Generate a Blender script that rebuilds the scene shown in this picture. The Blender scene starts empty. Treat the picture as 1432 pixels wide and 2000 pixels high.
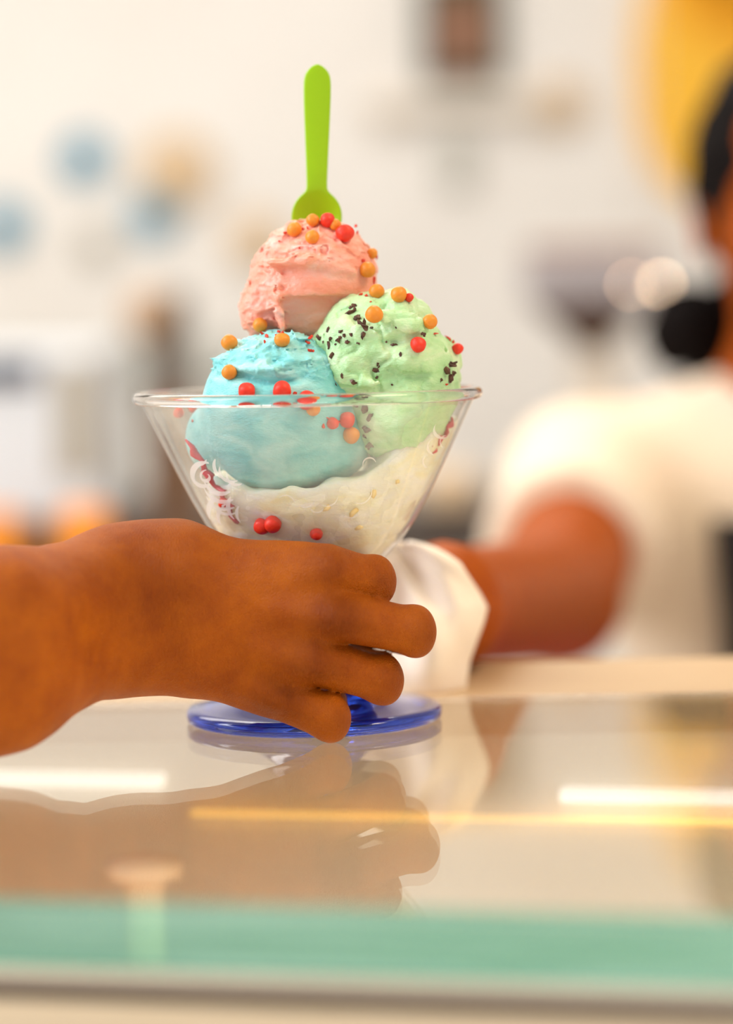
import bpy, bmesh, math, random
import numpy as np
from mathutils import Vector, Matrix, Euler
from mathutils.bvhtree import BVHTree
R = math.radians
rnd = random.Random(7)

# ------------------------------------------------------------------ camera, world, lights, exposure
SC = bpy.context.scene
COL = SC.collection
W, H, F = 1432, 2000, 5200.0
CAM = Vector((0.0212, -1.0, 0.153))
cam_data = bpy.data.cameras.new('camera')
cam = bpy.data.objects.new('camera', cam_data); COL.objects.link(cam)
cam_data.sensor_fit = 'VERTICAL'; cam_data.sensor_height = 36; cam_data.sensor_width = 36
cam_data.lens = F / H * 36
cam_data.clip_start = 0.02
PITCH = math.atan(388 / F); ROLL = R(1.1)
MROT = Matrix.Rotation(math.pi / 2 - PITCH, 4, 'X') @ Matrix.Rotation(-ROLL, 4, 'Z')
cam.matrix_world = Matrix.Translation(CAM) @ MROT
cam_data.dof.use_dof = True
cam_data.dof.focus_distance = 0.958
cam_data.dof.aperture_fstop = 3.2
SC.camera = cam
M3 = MROT.to_3x3()

def ray(px, py):
    return (M3 @ Vector((px - W / 2, H / 2 - py, -F))).normalized()

def P(px, py, Y):
    """the place at depth Y that stands at a pixel of the photograph"""
    d = ray(px, py)
    return CAM + d * ((Y - CAM.y) / d.y)

world = bpy.data.worlds.new('room_light'); SC.world = world; world.use_nodes = True
bg = world.node_tree.nodes['Background']
bg.inputs[0].default_value = (1.0, 0.97, 0.935, 1); bg.inputs[1].default_value = 0.62

def area(name, loc, target, sx, sy, power, col):
    l = bpy.data.lights.new(name, 'AREA'); l.shape = 'RECTANGLE'; l.size = sx; l.size_y = sy
    l.energy = power; l.color = col
    o = bpy.data.objects.new(name, l); COL.objects.link(o)
    o.location = loc
    o.rotation_euler = (Vector(target) - Vector(loc)).to_track_quat('-Z', 'Y').to_euler()
    return o
area('window_daylight', (-1.9, -0.45, 1.25), (0, 0, 0.05), 1.6, 1.4, 60, (0.95, 0.97, 1.0))
area('ceiling_lamp_warm', (1.15, -0.5, 1.6), (0, 0, 0.05), 0.8, 0.8, 21, (1.0, 0.78, 0.52))
area('ceiling_lamp_back', (-0.8, 2.4, 1.70), (-0.8, 2.5, 0), 2.6, 1.6, 20, (1.0, 0.985, 0.96))
area('server_rim_light', (0.0, 1.5, 1.70), (0.25, 1.0, 0), 1.2, 0.8, 9, (1.0, 0.92, 0.82))  # added unseen rim light for the edge of the server's shoulder

area('added_case_fill', (0.0, -0.27, -0.045), (-0.03, 0.10, -0.05), 0.7, 0.02, 0.6, (1.0, 0.90, 0.76))  # added unseen fill under the glass, brightens the case interior

vs = SC.view_settings
vs.view_transform = 'Standard'; vs.look = 'None'; vs.gamma = 1; vs.exposure = 0.06
vs.use_curve_mapping = False
SC.cycles.use_denoising = True
SC.cycles.transparent_max_bounces = 32
SC.cycles.max_bounces = 16
SC.cycles.transmission_bounces = 12
SC.cycles.sample_clamp_indirect = 6

# ------------------------------------------------------------------ materials
def lin(c, a=1.0):
    out = []
    for v in c[:3]:
        v = v / 255
        out.append(v / 12.92 if v <= 0.04045 else ((v + 0.055) / 1.055) ** 2.4)
    return (*out, a)

def mat(name, col, rough=0.5, col2=None, nscale=60, bump=0.0, bscale=300, sss=0.0, sssr=(1, .4, .2), sscale=0.004,
        metal=0.0, trans=0.0, ior=1.45, coat=0.0, spec=0.5, detail=4, emit=None, estr=0):
    m = bpy.data.materials.new(name); m.use_nodes = True
    nt = m.node_tree; b = nt.nodes['Principled BSDF']
    b.inputs['Base Color'].default_value = lin(col)
    b.inputs['Roughness'].default_value = rough
    b.inputs['Metallic'].default_value = metal
    b.inputs['Transmission Weight'].default_value = trans
    b.inputs['IOR'].default_value = ior
    b.inputs['Coat Weight'].default_value = coat
    b.inputs['Specular IOR Level'].default_value = spec
    if sss:
        b.inputs['Subsurface Weight'].default_value = sss
        b.inputs['Subsurface Radius'].default_value = sssr
        b.inputs['Subsurface Scale'].default_value = sscale
    if emit:
        b.inputs['Emission Color'].default_value = lin(emit); b.inputs['Emission Strength'].default_value = estr
    tc = nt.nodes.new('ShaderNodeTexCoord')
    if col2:
        n = nt.nodes.new('ShaderNodeTexNoise'); n.inputs['Scale'].default_value = nscale; n.inputs['Detail'].default_value = detail
        nt.links.new(tc.outputs['Object'], n.inputs['Vector'])
        r = nt.nodes.new('ShaderNodeValToRGB')
        r.color_ramp.elements[0].position = .35; r.color_ramp.elements[0].color = lin(col)
        r.color_ramp.elements[1].position = .68; r.color_ramp.elements[1].color = lin(col2)
        nt.links.new(n.outputs['Fac'], r.inputs['Fac'])
        nt.links.new(r.outputs['Color'], b.inputs['Base Color'])
    if bump:
        n = nt.nodes.new('ShaderNodeTexNoise'); n.inputs['Scale'].default_value = bscale; n.inputs['Detail'].default_value = 5
        nt.links.new(tc.outputs['Object'], n.inputs['Vector'])
        bp = nt.nodes.new('ShaderNodeBump'); bp.inputs['Strength'].default_value = bump
        bp.inputs['Distance'].default_value = 0.4 / bscale
        nt.links.new(n.outputs['Fac'], bp.inputs['Height'])
        nt.links.new(bp.outputs['Normal'], b.inputs['Normal'])
    return m

def thin_glass(name, tint=(1, 1, 1), haze=0.0, hazecol=(1, 1, 1), ior=1.5, hnoise=0):
    """clear sheet: what passes goes straight on, what reflects follows Fresnel on both faces"""
    m = bpy.data.materials.new(name); m.use_nodes = True
    nt = m.node_tree; nt.nodes.clear()
    out = nt.nodes.new('ShaderNodeOutputMaterial')
    tr = nt.nodes.new('ShaderNodeBsdfTransparent'); tr.inputs[0].default_value = (*tint, 1)
    gl = nt.nodes.new('ShaderNodeBsdfGlossy'); gl.inputs['Roughness'].default_value = 0.0
    geo = nt.nodes.new('ShaderNodeNewGeometry')
    mp = nt.nodes.new('ShaderNodeMapRange')
    mp.inputs['To Min'].default_value = ior; mp.inputs['To Max'].default_value = 1 / ior
    nt.links.new(geo.outputs['Backfacing'], mp.inputs['Value'])
    fr = nt.nodes.new('ShaderNodeFresnel'); nt.links.new(mp.outputs[0], fr.inputs['IOR'])
    mx = nt.nodes.new('ShaderNodeMixShader')
    nt.links.new(fr.outputs[0], mx.inputs[0])
    nt.links.new(gl.outputs[0], mx.inputs[2])
    if haze:
        df = nt.nodes.new('ShaderNodeBsdfTranslucent'); df.inputs[0].default_value = (*hazecol, 1)
        df2 = nt.nodes.new('ShaderNodeBsdfDiffuse'); df2.inputs[0].default_value = (*hazecol, 1)
        a = nt.nodes.new('ShaderNodeMixShader'); nt.links.new(df.outputs[0], a.inputs[1]); nt.links.new(df2.outputs[0], a.inputs[2])
        mh = nt.nodes.new('ShaderNodeMixShader'); mh.inputs[0].default_value = haze
        if hnoise:
            tc = nt.nodes.new('ShaderNodeTexCoord')
            n = nt.nodes.new('ShaderNodeTexNoise'); n.inputs['Scale'].default_value = hnoise
            nt.links.new(tc.outputs['Object'], n.inputs['Vector'])
            q = nt.nodes.new('ShaderNodeMapRange'); q.inputs['From Min'].default_value = .3; q.inputs['From Max'].default_value = .75
            q.inputs['To Min'].default_value = haze * .3; q.inputs['To Max'].default_value = haze * 1.8
            nt.links.new(n.outputs['Fac'], q.inputs['Value']); nt.links.new(q.outputs[0], mh.inputs[0])
        nt.links.new(tr.outputs[0], mh.inputs[1]); nt.links.new(a.outputs[0], mh.inputs[2])
        nt.links.new(mh.outputs[0], mx.inputs[1])
    else:
        nt.links.new(tr.outputs[0], mx.inputs[1])
    nt.links.new(mx.outputs[0], out.inputs[0])
    return m

# ------------------------------------------------------------------ object helpers
def tag(o, label=None, cat=None, group=None, kind=None):
    if label: o['label'] = label
    if cat: o['category'] = cat
    if group: o['group'] = group
    if kind: o['kind'] = kind
    return o

def empty(name, loc, label, cat, group=None, rz=0):
    o = bpy.data.objects.new(name, None); COL.objects.link(o)
    o.location = loc; o.rotation_euler = (0, 0, rz); o.empty_display_size = 0.01
    return tag(o, label, cat, group)

def link_mesh(name, me, m, parent=None, smooth=True):
    o = bpy.data.objects.new(name, me); COL.objects.link(o)
    for x in (m if isinstance(m, (list, tuple)) else [m]):
        me.materials.append(x)
    if smooth:
        me.polygons.foreach_set('use_smooth', [True] * len(me.polygons))
    if parent is not None:
        o.parent = parent                       # vertices are given in the parent's own space
    return o

def from_bm(name, bm, m, parent=None, smooth=False):
    bmesh.ops.recalc_face_normals(bm, faces=bm.faces)
    me = bpy.data.meshes.new(name); bm.to_mesh(me); bm.free()
    return link_mesh(name, me, m, parent, smooth)

def box(bm, x0, x1, y0, y1, z0, z1, bev=0.0, mtx=None):
    g = bmesh.ops.create_cube(bm, size=1)
    vsx = g['verts']
    for v in vsx:
        v.co = Vector((x0 + (v.co.x + .5) * (x1 - x0), y0 + (v.co.y + .5) * (y1 - y0), z0 + (v.co.z + .5) * (z1 - z0)))
    if bev:
        es = list({e for v in vsx for e in v.link_edges})
        r = bmesh.ops.bevel(bm, geom=es, offset=bev, segments=2, profile=.5, affect='EDGES')
        vsx = list({v for f in r['faces'] for v in f.verts} | {v for v in vsx if v.is_valid})
    if mtx is not None:
        for v in vsx: v.co = mtx @ v.co

def lathe(bm, prof, n=64, cap=False, mtx=None):
    rings = []
    for r, z in prof:
        if r < 1e-6:
            rings.append([bm.verts.new((0, 0, z))])
        else:
            rings.append([bm.verts.new((r * math.cos(2 * math.pi * i / n), r * math.sin(2 * math.pi * i / n), z)) for i in range(n)])
    for a, b in zip(rings, rings[1:]):
        for i in range(n):
            j = (i + 1) % n
            if len(a) == 1 and len(b) == 1: continue
            if len(a) == 1: bm.faces.new((a[0], b[i], b[j]))
            elif len(b) == 1: bm.faces.new((a[i], a[j], b[0]))
            else: bm.faces.new((a[i], a[j], b[j], b[i]))
    if mtx is not None:
        for rg in rings:
            for v in rg: v.co = mtx @ v.co

def tube(bm, pts, rad, n=10, closed=False):
    pts = [Vector(p) for p in pts]
    rings = []; up = Vector((0, 0, 1)); N = len(pts)
    prev = None
    for i, p in enumerate(pts):
        if closed: t = pts[(i + 1) % N] - pts[i - 1]
        else: t = pts[min(i + 1, N - 1)] - pts[max(i - 1, 0)]
        t.normalize()
        if prev is None:
            a = t.orthogonal().normalized()
        else:
            a = (prev - t * prev.dot(t)).normalized()
        prev = a
        b = t.cross(a)
        r = rad[i] if hasattr(rad, '__len__') else rad
        rings.append([bm.verts.new(p + (a * math.cos(2 * math.pi * k / n) + b * math.sin(2 * math.pi * k / n)) * r) for k in range(n)])
    pairs = list(zip(rings, rings[1:])) + ([(rings[-1], rings[0])] if closed else [])
    for a, b in pairs:
        for k in range(n):
            bm.faces.new((a[k], a[(k + 1) % n], b[(k + 1) % n], b[k]))
    if not closed:
        bm.faces.new(rings[0]); bm.faces.new(rings[-1][::-1])

def ball(bm, c, r, sub=3, scale=(1, 1, 1)):
    g = bmesh.ops.create_icosphere(bm, subdivisions=sub, radius=1)
    for v in g['verts']:
        v.co = Vector((v.co.x * r * scale[0] + c[0], v.co.y * r * scale[1] + c[1], v.co.z * r * scale[2] + c[2]))

# ------------------------------------------------------------------ solid modelling by distance fields
def V(p): return np.array(p, dtype=np.float32)

def f_cap(p, a, b, ra, rb, flat=None):
    a = V(a); b = V(b); ba = b - a
    q = p - a
    h = np.clip((q @ ba) / max(float(ba @ ba), 1e-12), 0, 1)
    d = q - h[:, None] * ba
    if flat is not None: d = d * V(flat)
    return np.sqrt((d * d).sum(1)) - (ra + (rb - ra) * h)

def f_ell(p, c, r, rot=None):
    q = p - V(c)
    if rot is not None: q = q @ np.array(rot, dtype=np.float32)
    r = V(r)
    k0 = np.sqrt(((q / r) ** 2).sum(1)) + 1e-9
    k1 = np.sqrt(((q / (r * r)) ** 2).sum(1)) + 1e-9
    return k0 * (k0 - 1) / k1

def smin(a, b, k):
    h = np.clip(.5 + .5 * (b - a) / k, 0, 1)
    return b + (a - b) * h - k * h * (1 - h)

def smax(a, b, k): return -smin(-a, -b, k)

def hsh(ix, iy, iz, seed):
    n = (ix.astype(np.int64) * 374761393 + iy.astype(np.int64) * 668265263 + iz.astype(np.int64) * 2147483647 + seed * 1274126177) & 0xFFFFFFFF
    n = ((n ^ (n >> 13)) * 1274126177) & 0xFFFFFFFF
    n = n ^ (n >> 16)
    return (n & 0xFFFF).astype(np.float32) / 65535.0

def vnoise(p, seed=0):
    i = np.floor(p).astype(np.int64); f = (p - i).astype(np.float32); f = f * f * (3 - 2 * f)
    out = 0
    for dx in (0, 1):
        wx = f[:, 0] if dx else 1 - f[:, 0]
        for dy in (0, 1):
            wy = f[:, 1] if dy else 1 - f[:, 1]
            for dz in (0, 1):
                wz = f[:, 2] if dz else 1 - f[:, 2]
                out = out + wx * wy * wz * hsh(i[:, 0] + dx, i[:, 1] + dy, i[:, 2] + dz, seed)
    return out * 2 - 1

def fbm(p, freq, octs=3, seed=0):
    o = 0; a = 1; s = 0
    for k in range(octs):
        o = o + a * vnoise(p * freq + 17.3 * k, seed + k); s += a; a *= .5; freq *= 2.03
    return o / s

def solid(fn, lo, hi, res, pad=1.5):
    """surface nets over a block-sparse grid"""
    lo = np.array(lo, float); hi = np.array(hi, float)
    B = 12
    nb = np.ceil((hi - lo) / (res * B)).astype(int)
    n = nb * B + 1
    val = np.full(tuple(n), 1.0, np.float32)
    cb = np.stack(np.meshgrid(*[np.arange(k) for k in nb], indexing='ij'), -1).reshape(-1, 3)
    cen = (lo + (cb + .5) * B * res).astype(np.float32)
    dc = fn(cen)
    lim = B * res * .87 * pad
    act = np.abs(dc) < lim
    sgn = np.where(dc < 0, -1.0, 1.0)
    for c, s in zip(cb[~act], sgn[~act]):
        if s < 0:
            a = c * B; val[a[0]:a[0] + B + 1, a[1]:a[1] + B + 1, a[2]:a[2] + B + 1] = -1
    loc = np.stack(np.meshgrid(*[np.arange(B + 1)] * 3, indexing='ij'), -1).reshape(-1, 3)
    ac = cb[act]
    CH = 400
    for s in range(0, len(ac), CH):
        c = ac[s:s + CH]
        idx = (c[:, None, :] * B + loc[None]).reshape(-1, 3)
        v = fn((lo + idx * res).astype(np.float32))
        val[idx[:, 0], idx[:, 1], idx[:, 2]] = v
    v = val; neg = v < 0
    cs = tuple(k - 1 for k in n)
    acc = np.zeros(cs + (3,), np.float32); cnt = np.zeros(cs, np.int8)
    def sl(o): return tuple(slice(o[k], o[k] + cs[k]) for k in range(3))
    for ax in range(3):
        others = [k for k in range(3) if k != ax]
        for a in (0, 1):
            for b in (0, 1):
                o0 = [0, 0, 0]; o0[others[0]] = a; o0[others[1]] = b
                o1 = list(o0); o1[ax] = 1
                v0 = v[sl(o0)]; v1 = v[sl(o1)]
                m = neg[sl(o0)] != neg[sl(o1)]
                t = v0[m] / (v0[m] - v1[m])
                pt = np.zeros((t.size, 3), np.float32)
                pt[:, others[0]] = a; pt[:, others[1]] = b; pt[:, ax] = t
                acc[m] += pt; cnt[m] += 1
    cell = cnt > 0
    ids = np.full(cs, -1, np.int64); ids[cell] = np.arange(cell.sum())
    ci = np.argwhere(cell)
    verts = lo + (ci + acc[cell] / cnt[cell][:, None]) * res
    faces = []
    for ax in range(3):
        u, w = [(1, 2), (2, 0), (0, 1)][ax]
        s0 = [slice(1, -1)] * 3; s1 = [slice(1, -1)] * 3
        s0[ax] = slice(0, n[ax] - 1); s1[ax] = slice(1, n[ax])
        a = neg[tuple(s0)]; b = neg[tuple(s1)]
        e = np.argwhere(a != b)
        if not len(e): continue
        flip = a[tuple(e.T)]
        g = e.copy(); 
        for k in range(3):
            if k != ax: g[:, k] += 1
        q = []
        for du, dw in ((-1, -1), (0, -1), (0, 0), (-1, 0)):
            c = g.copy(); c[:, u] += du; c[:, w] += dw
            q.append(ids[c[:, 0], c[:, 1], c[:, 2]])
        q = np.stack(q, 1)
        q[~flip] = q[~flip][:, ::-1]
        faces.append(q)
    faces = np.concatenate(faces)
    faces = faces[(faces >= 0).all(1)]
    return verts, faces

def solid_obj(name, fn, lo, hi, res, m, parent=None, relax=2, pad=1.5, off=(0, 0, 0)):
    v, f = solid(fn, lo, hi, res, pad)
    # relax the net a little so that the grid does not show
    if relax:
        e = np.concatenate([f[:, [0, 1]], f[:, [1, 2]], f[:, [2, 3]], f[:, [3, 0]]])
        for _ in range(relax):
            s = np.zeros_like(v); c = np.zeros(len(v))
            for k in range(3):
                s[:, k] = np.bincount(e[:, 0], v[e[:, 1], k], len(v)) + np.bincount(e[:, 1], v[e[:, 0], k], len(v))
            c = np.bincount(e[:, 0], minlength=len(v)) + np.bincount(e[:, 1], minlength=len(v))
            v = v * .5 + (s / c[:, None]) * .5
    v = v - np.array(off)
    me = bpy.data.meshes.new(name)
    me.vertices.add(len(v)); me.vertices.foreach_set('co', v.astype(np.float32).ravel())
    me.loops.add(len(f) * 4); me.loops.foreach_set('vertex_index', f.ravel().astype(np.int32))
    me.polygons.add(len(f)); me.polygons.foreach_set('loop_start', np.arange(0, len(f) * 4, 4, dtype=np.int32))
    me.update(calc_edges=True); me.validate()
    return link_mesh(name, me, m, parent)

def bvh_of(objs):
    vs_, ps = [], []
    for o in objs:
        b = len(vs_); mw = o.matrix_world
        loc = o.location if o.parent is None else o.parent.location
        vs_ += [v.co + loc for v in o.data.vertices]
        ps += [[i + b for i in p.vertices] for p in o.data.polygons]
    return BVHTree.FromPolygons(vs_, ps)

# ------------------------------------------------------------------ the setting
M_wall = mat('white_wall_paint', (242, 239, 236), .7, (236, 232, 228), 3)
M_ceil = mat('ceiling_paint', (244, 240, 232), .8, (238, 234, 226), 3)
M_floor = mat('pale_floor_tile', (205, 196, 182), .35, (190, 182, 168), 5)
FZ, CZ, BY = -1.25, 1.8, 4.0

def slab(name, x0, x1, y0, y1, z0, z1, m, bev=0):
    bm = bmesh.new(); box(bm, x0, x1, y0, y1, z0, z1, bev)
    return tag(from_bm(name, bm, m), kind='structure')
slab('floor', -3.1, 3.1, -3.2, BY + .1, FZ - .1, FZ, M_floor)
slab('ceiling', -3.1, 3.1, -3.2, BY + .1, CZ, CZ + .1, M_ceil)
slab('wall_back', -3.1, 3.1, BY, BY + .1, FZ, CZ, M_wall)
slab('wall_left', -3.1, -3.0, -3.2, BY, FZ, CZ, M_wall)
slab('wall_right', 3.0, 3.1, -3.2, BY, FZ, CZ, M_wall)
slab('baseboard_back', -3.0, 3.0, BY - .015, BY, FZ, FZ + .1, M_wall)

# ------------------------------------------------------------------ display case (the counter)
M_sheet = thin_glass('counter_glass', (.985, .99, .985))
M_clear = bpy.data.materials.new('clear_interface'); M_clear.use_nodes = True
for _n in list(M_clear.node_tree.nodes):
    if _n.type == 'BSDF_PRINCIPLED': M_clear.node_tree.nodes.remove(_n)
_t = M_clear.node_tree.nodes.new('ShaderNodeBsdfTransparent'); _t.inputs[0].default_value = (.985, .985, .975, 1)
M_clear.node_tree.links.new(_t.outputs[0], M_clear.node_tree.nodes['Material Output'].inputs[0])
M_edge = bpy.data.materials.new('green_glass_edge'); M_edge.use_nodes = True
def build_edge():
    nt = M_edge.node_tree; nt.nodes.clear()
    out = nt.nodes.new('ShaderNodeOutputMaterial')
    tc = nt.nodes.new('ShaderNodeTexCoord'); mp = nt.nodes.new('ShaderNodeMapping')
    mp.inputs['Scale'].default_value = (9, 9, 260)
    nt.links.new(tc.outputs['Object'], mp.inputs[0])
    n = nt.nodes.new('ShaderNodeTexNoise'); n.inputs['Scale'].default_value = 1; n.inputs['Detail'].default_value = 3
    nt.links.new(mp.outputs[0], n.inputs['Vector'])
    r = nt.nodes.new('ShaderNodeValToRGB')
    r.color_ramp.elements[0].position = .36; r.color_ramp.elements[0].color = lin((104, 184, 170))
    r.color_ramp.elements[1].position = .62; r.color_ramp.elements[1].color = lin((186, 246, 242))
    nt.links.new(n.outputs['Fac'], r.inputs['Fac'])
    tl = nt.nodes.new('ShaderNodeBsdfTranslucent'); nt.links.new(r.outputs[0], tl.inputs[0])
    df = nt.nodes.new('ShaderNodeBsdfDiffuse'); nt.links.new(r.outputs[0], df.inputs[0])
    a = nt.nodes.new('ShaderNodeMixShader'); a.inputs[0].default_value = .6
    nt.links.new(tl.outputs[0], a.inputs[1]); nt.links.new(df.outputs[0], a.inputs[2])
    tr = nt.nodes.new('ShaderNodeBsdfTransparent'); tr.inputs[0].default_value = lin((144, 214, 204))
    b = nt.nodes.new('ShaderNodeMixShader'); b.inputs[0].default_value = .55
    nt.links.new(a.outputs[0], b.inputs[1]); nt.links.new(tr.outputs[0], b.inputs[2])
    gl = nt.nodes.new('ShaderNodeBsdfGlossy'); gl.inputs['Roughness'].default_value = .08
    c = nt.nodes.new('ShaderNodeMixShader'); c.inputs[0].default_value = .08
    nt.links.new(b.outputs[0], c.inputs[1]); nt.links.new(gl.outputs[0], c.inputs[2])
    nt.links.new(c.outputs[0], out.inputs[0])
build_edge()

M_case = mat('cream_case_metal', (248, 226, 194), .4, (240, 218, 184), 8)
M_case_in = mat('case_lining', (236, 226, 208), .5, (230, 218, 198), 6)
M_rail = mat('case_rail_metal', (204, 188, 172), .35, metal=.1)
M_railback = mat('beige_rear_rail', (206, 178, 140), .45, (198, 168, 130), 9)
M_groove = mat('dark_rubber_seal', (70, 52, 38), .6)
M_led = mat('case_light_warm', (255, 220, 150), .5, emit=(255, 205, 120), estr=1.3)
M_ledw = mat('case_light_white', (255, 255, 255), .5, emit=(255, 250, 240), estr=1.25)
M_post = mat('beige_post', (232, 206, 176), .4)
M_steel = mat('brushed_steel', (196, 188, 174), .3, metal=.8)

YAW = R(-11.5)
case = empty('display_case', (0.02, -0.322, 0), 'long glass-topped display case that the sundae glass stands on', 'counter', rz=YAW)
CX0, CX1 = -.52, .72
T = .0185
Mi = Matrix.Rotation(-YAW, 4, 'Z') @ Matrix.Translation(-case.location)
RY = .052                                   # the rear rail runs square to the customer
def back_at(x, wy):                         # local y on the world line Y = wy at local x
    return (wy - case.location.y - x * math.sin(YAW)) / math.cos(YAW)
def wedge(bm, x0, x1, wy, z0, z1):
    c = [(x0, 0), (x1, 0), (x1, back_at(x1, wy)), (x0, back_at(x0, wy))]
    lo_ = [bm.verts.new((x, y, z0)) for x, y in c]; hi_ = [bm.verts.new((x, y, z1)) for x, y in c]
    F_ = [bm.faces.new(lo_[::-1]), bm.faces.new(hi_)]
    for i in range(4): F_.append(bm.faces.new((lo_[i], lo_[(i + 1) % 4], hi_[(i + 1) % 4], hi_[i])))
    return F_
def sheet(name, z0, z1, m_top, m_bot):
    bm = bmesh.new(); F_ = wedge(bm, CX0, CX1, RY, z0, z1)
    bmesh.ops.recalc_face_normals(bm, faces=bm.faces)
    for f in bm.faces:
        n = f.normal
        f.material_index = 0 if n.z > .5 else 1 if (n.z < -.5 or n.y > .3) else 2
    me = bpy.data.meshes.new(name); bm.to_mesh(me); bm.free()
    return link_mesh(name, me, [m_top, m_bot, M_edge], case, False)
# one sheet split into thin and thick panes to place its second reflection
sheet('glass_top', -.0022, 0, M_sheet, M_sheet)
sheet('lower_pane', -T, -.0023, M_clear, M_clear)
def cpart(name, boxes, m, bev=.001, parent=case):
    bm = bmesh.new()
    for b in boxes: box(bm, *b, bev)
    return from_bm(name, bm, m, parent)
bm = bmesh.new()
c = [Mi @ Vector(q) for q in ((-.5, RY + .0005, 0), (.72, RY + .0005, 0), (.72, .158, 0), (-.5, .158, 0))]
lo_ = [bm.verts.new((q.x, q.y, -.016)) for q in c]; hi_ = [bm.verts.new((q.x, q.y, 0)) for q in c]
bm.faces.new(lo_[::-1]); bm.faces.new(hi_)
for i in range(4): bm.faces.new((lo_[i], lo_[(i + 1) % 4], hi_[(i + 1) % 4], hi_[i]))
from_bm('rear_rail', bm, M_railback, case)
DEP = .412
cpart('front_rail', [(CX0, CX1, -.004, .012, -.0226, -T - .0002)], M_rail, .0015)
cpart('rubber_seal', [(CX0, CX1, -.001, .012, -.0268, -.0227)], M_groove, .0004)
cpart('front_panel', [(CX0, CX1, -.004, .012, FZ + .12, -.0269)], M_case, .001)
cpart('plinth', [(CX0 + .02, CX1 - .02, .03, DEP + .03, FZ, FZ + .12)], M_groove, .002)
cpart('rear_panel', [(CX0, CX1, DEP + .002, DEP + .02, FZ + .12, -.0185)], M_case_in)
cpart('side_panel', [(CX0 - .02, CX0 - .0005, 0, DEP + .02, FZ + .12, 0)], M_case)
cpart('side_panel', [(CX1 + .0005, CX1 + .02, 0, DEP + .02, FZ + .12, 0)], M_case)
cpart('inner_shelf', [(CX0 + .002, CX1 - .002, .0125, DEP + .0015, -.20, -.185)], M_case_in)
cpart('light_strip', [(-.16, CX1 - .05, DEP - .006, DEP + .0015, -.0566, -.0550)], M_led, .0005)
cpart('light_tube', [(-.42, -.172, DEP - .009, DEP + .0015, -.0445, -.0395)], M_ledw, .001)
cpart('light_tube', [(-.003, .085, DEP - .009, DEP + .0015, -.0475, -.0425)], M_ledw, .001)
# post with a round pad that carries the sheet near the front edge
b0 = Mi @ Vector((P(281, 1700, -.166).x, -.166, 0))
bm = bmesh.new()
lathe(bm, [(0, -.1852), (.0066, -.1852), (.0066, -.0265), (.0080, -.0250), (.0122, -.0235), (.0122, -.0188), (0, -.0188)][::-1], 32,
      mtx=Matrix.Translation((b0.x, b0.y, 0)))
from_bm('support_post', bm, M_post, case, True)

# ------------------------------------------------------------------ sundae glass
M_bowl = thin_glass('clear_bowl_glass', (.99, .99, .99), .12, (1, .98, .95), 1.5, 90)
M_rim = mat('rim_glass', (255, 255, 255), 0.0, trans=1.0, ior=1.45)
M_blue = mat('cobalt_glass', (50, 96, 240), 0.02, trans=.86, ior=1.5, coat=.3)
M_etch = bpy.data.materials.new('etched_white'); M_etch.use_nodes = True
def build_etch():
    nt = M_etch.node_tree; b = nt.nodes['Principled BSDF']; out = nt.nodes['Material Output']
    b.inputs['Base Color'].default_value = (.95, .93, .92, 1); b.inputs['Roughness'].default_value = .4
    tr = nt.nodes.new('ShaderNodeBsdfTransparent'); mx = nt.nodes.new('ShaderNodeMixShader'); mx.inputs[0].default_value = .55
    nt.links.new(tr.outputs[0], mx.inputs[1]); nt.links.new(b.outputs[0], mx.inputs[2]); nt.links.new(mx.outputs[0], out.inputs[0])
build_etch()

sundae = empty('sundae_glass', (0, 0, 0), 'clear flared sundae glass with a cobalt blue foot, gripped by the hand', 'glass')
OUT = [(.0095, .0475), (.015, .0510), (.0215, .0560), (.0285, .0620), (.0345, .0680), (.0395, .0752), (.0445, .0840), (.0505, .0960), (.0560, .1075), (.0605, .1170), (.0625, .1208)]
def rprof(z, t=0):
    zs = [p[1] for p in OUT]; rs = [p[0] for p in OUT]
    return np.interp(z, zs, rs) - t
TH = .0020
inn = [(r - TH * 1.0, z + .0012) for r, z in OUT]
bm = bmesh.new()
prof = [(0.0, .0475)] + OUT + [(.0630, .1216), (.0618, .1222)] + inn[::-1][1:] + [(0.0, .0525)]
lathe(bm, prof, 128)
bowl = from_bm('bowl', bm, M_bowl, sundae, True)
bm = bmesh.new()
tube(bm, [(.0633 * math.cos(2 * math.pi * i / 128), .0633 * math.sin(2 * math.pi * i / 128),   .1228) for i in range(128)], .0023, 14, True)
from_bm('rim', bm, M_rim, sundae, True)
bm = bmesh.new()
lathe(bm, [(0, .0012), (.036, .0012), (.040, .0002), (.0468, .0002), (.0482, .0012), (.0484, .0040), (.0474, .0052), (.0440, .0056), (.034, .0072), (.024, .0105), (.016, .0155), (.0105, .0225), (.0078, .031), (.0076, .038), (.0098, .0455), (.0110, .0474), (0, .0474)], 128)
from_bm('stem_foot', bm, M_blue, sundae, True)
sundae.children[-1].name = 'foot'
bowl_bvh = bvh_of([bowl])

def inside_r(p, gap=.0):
    """signed distance to the inner wall of the bowl (negative inside)"""
    r = np.sqrt(p[:, 0] ** 2 + p[:, 1] ** 2)
    return (r - rprof(p[:, 2], TH + .0004 + gap)) * .86

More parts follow.
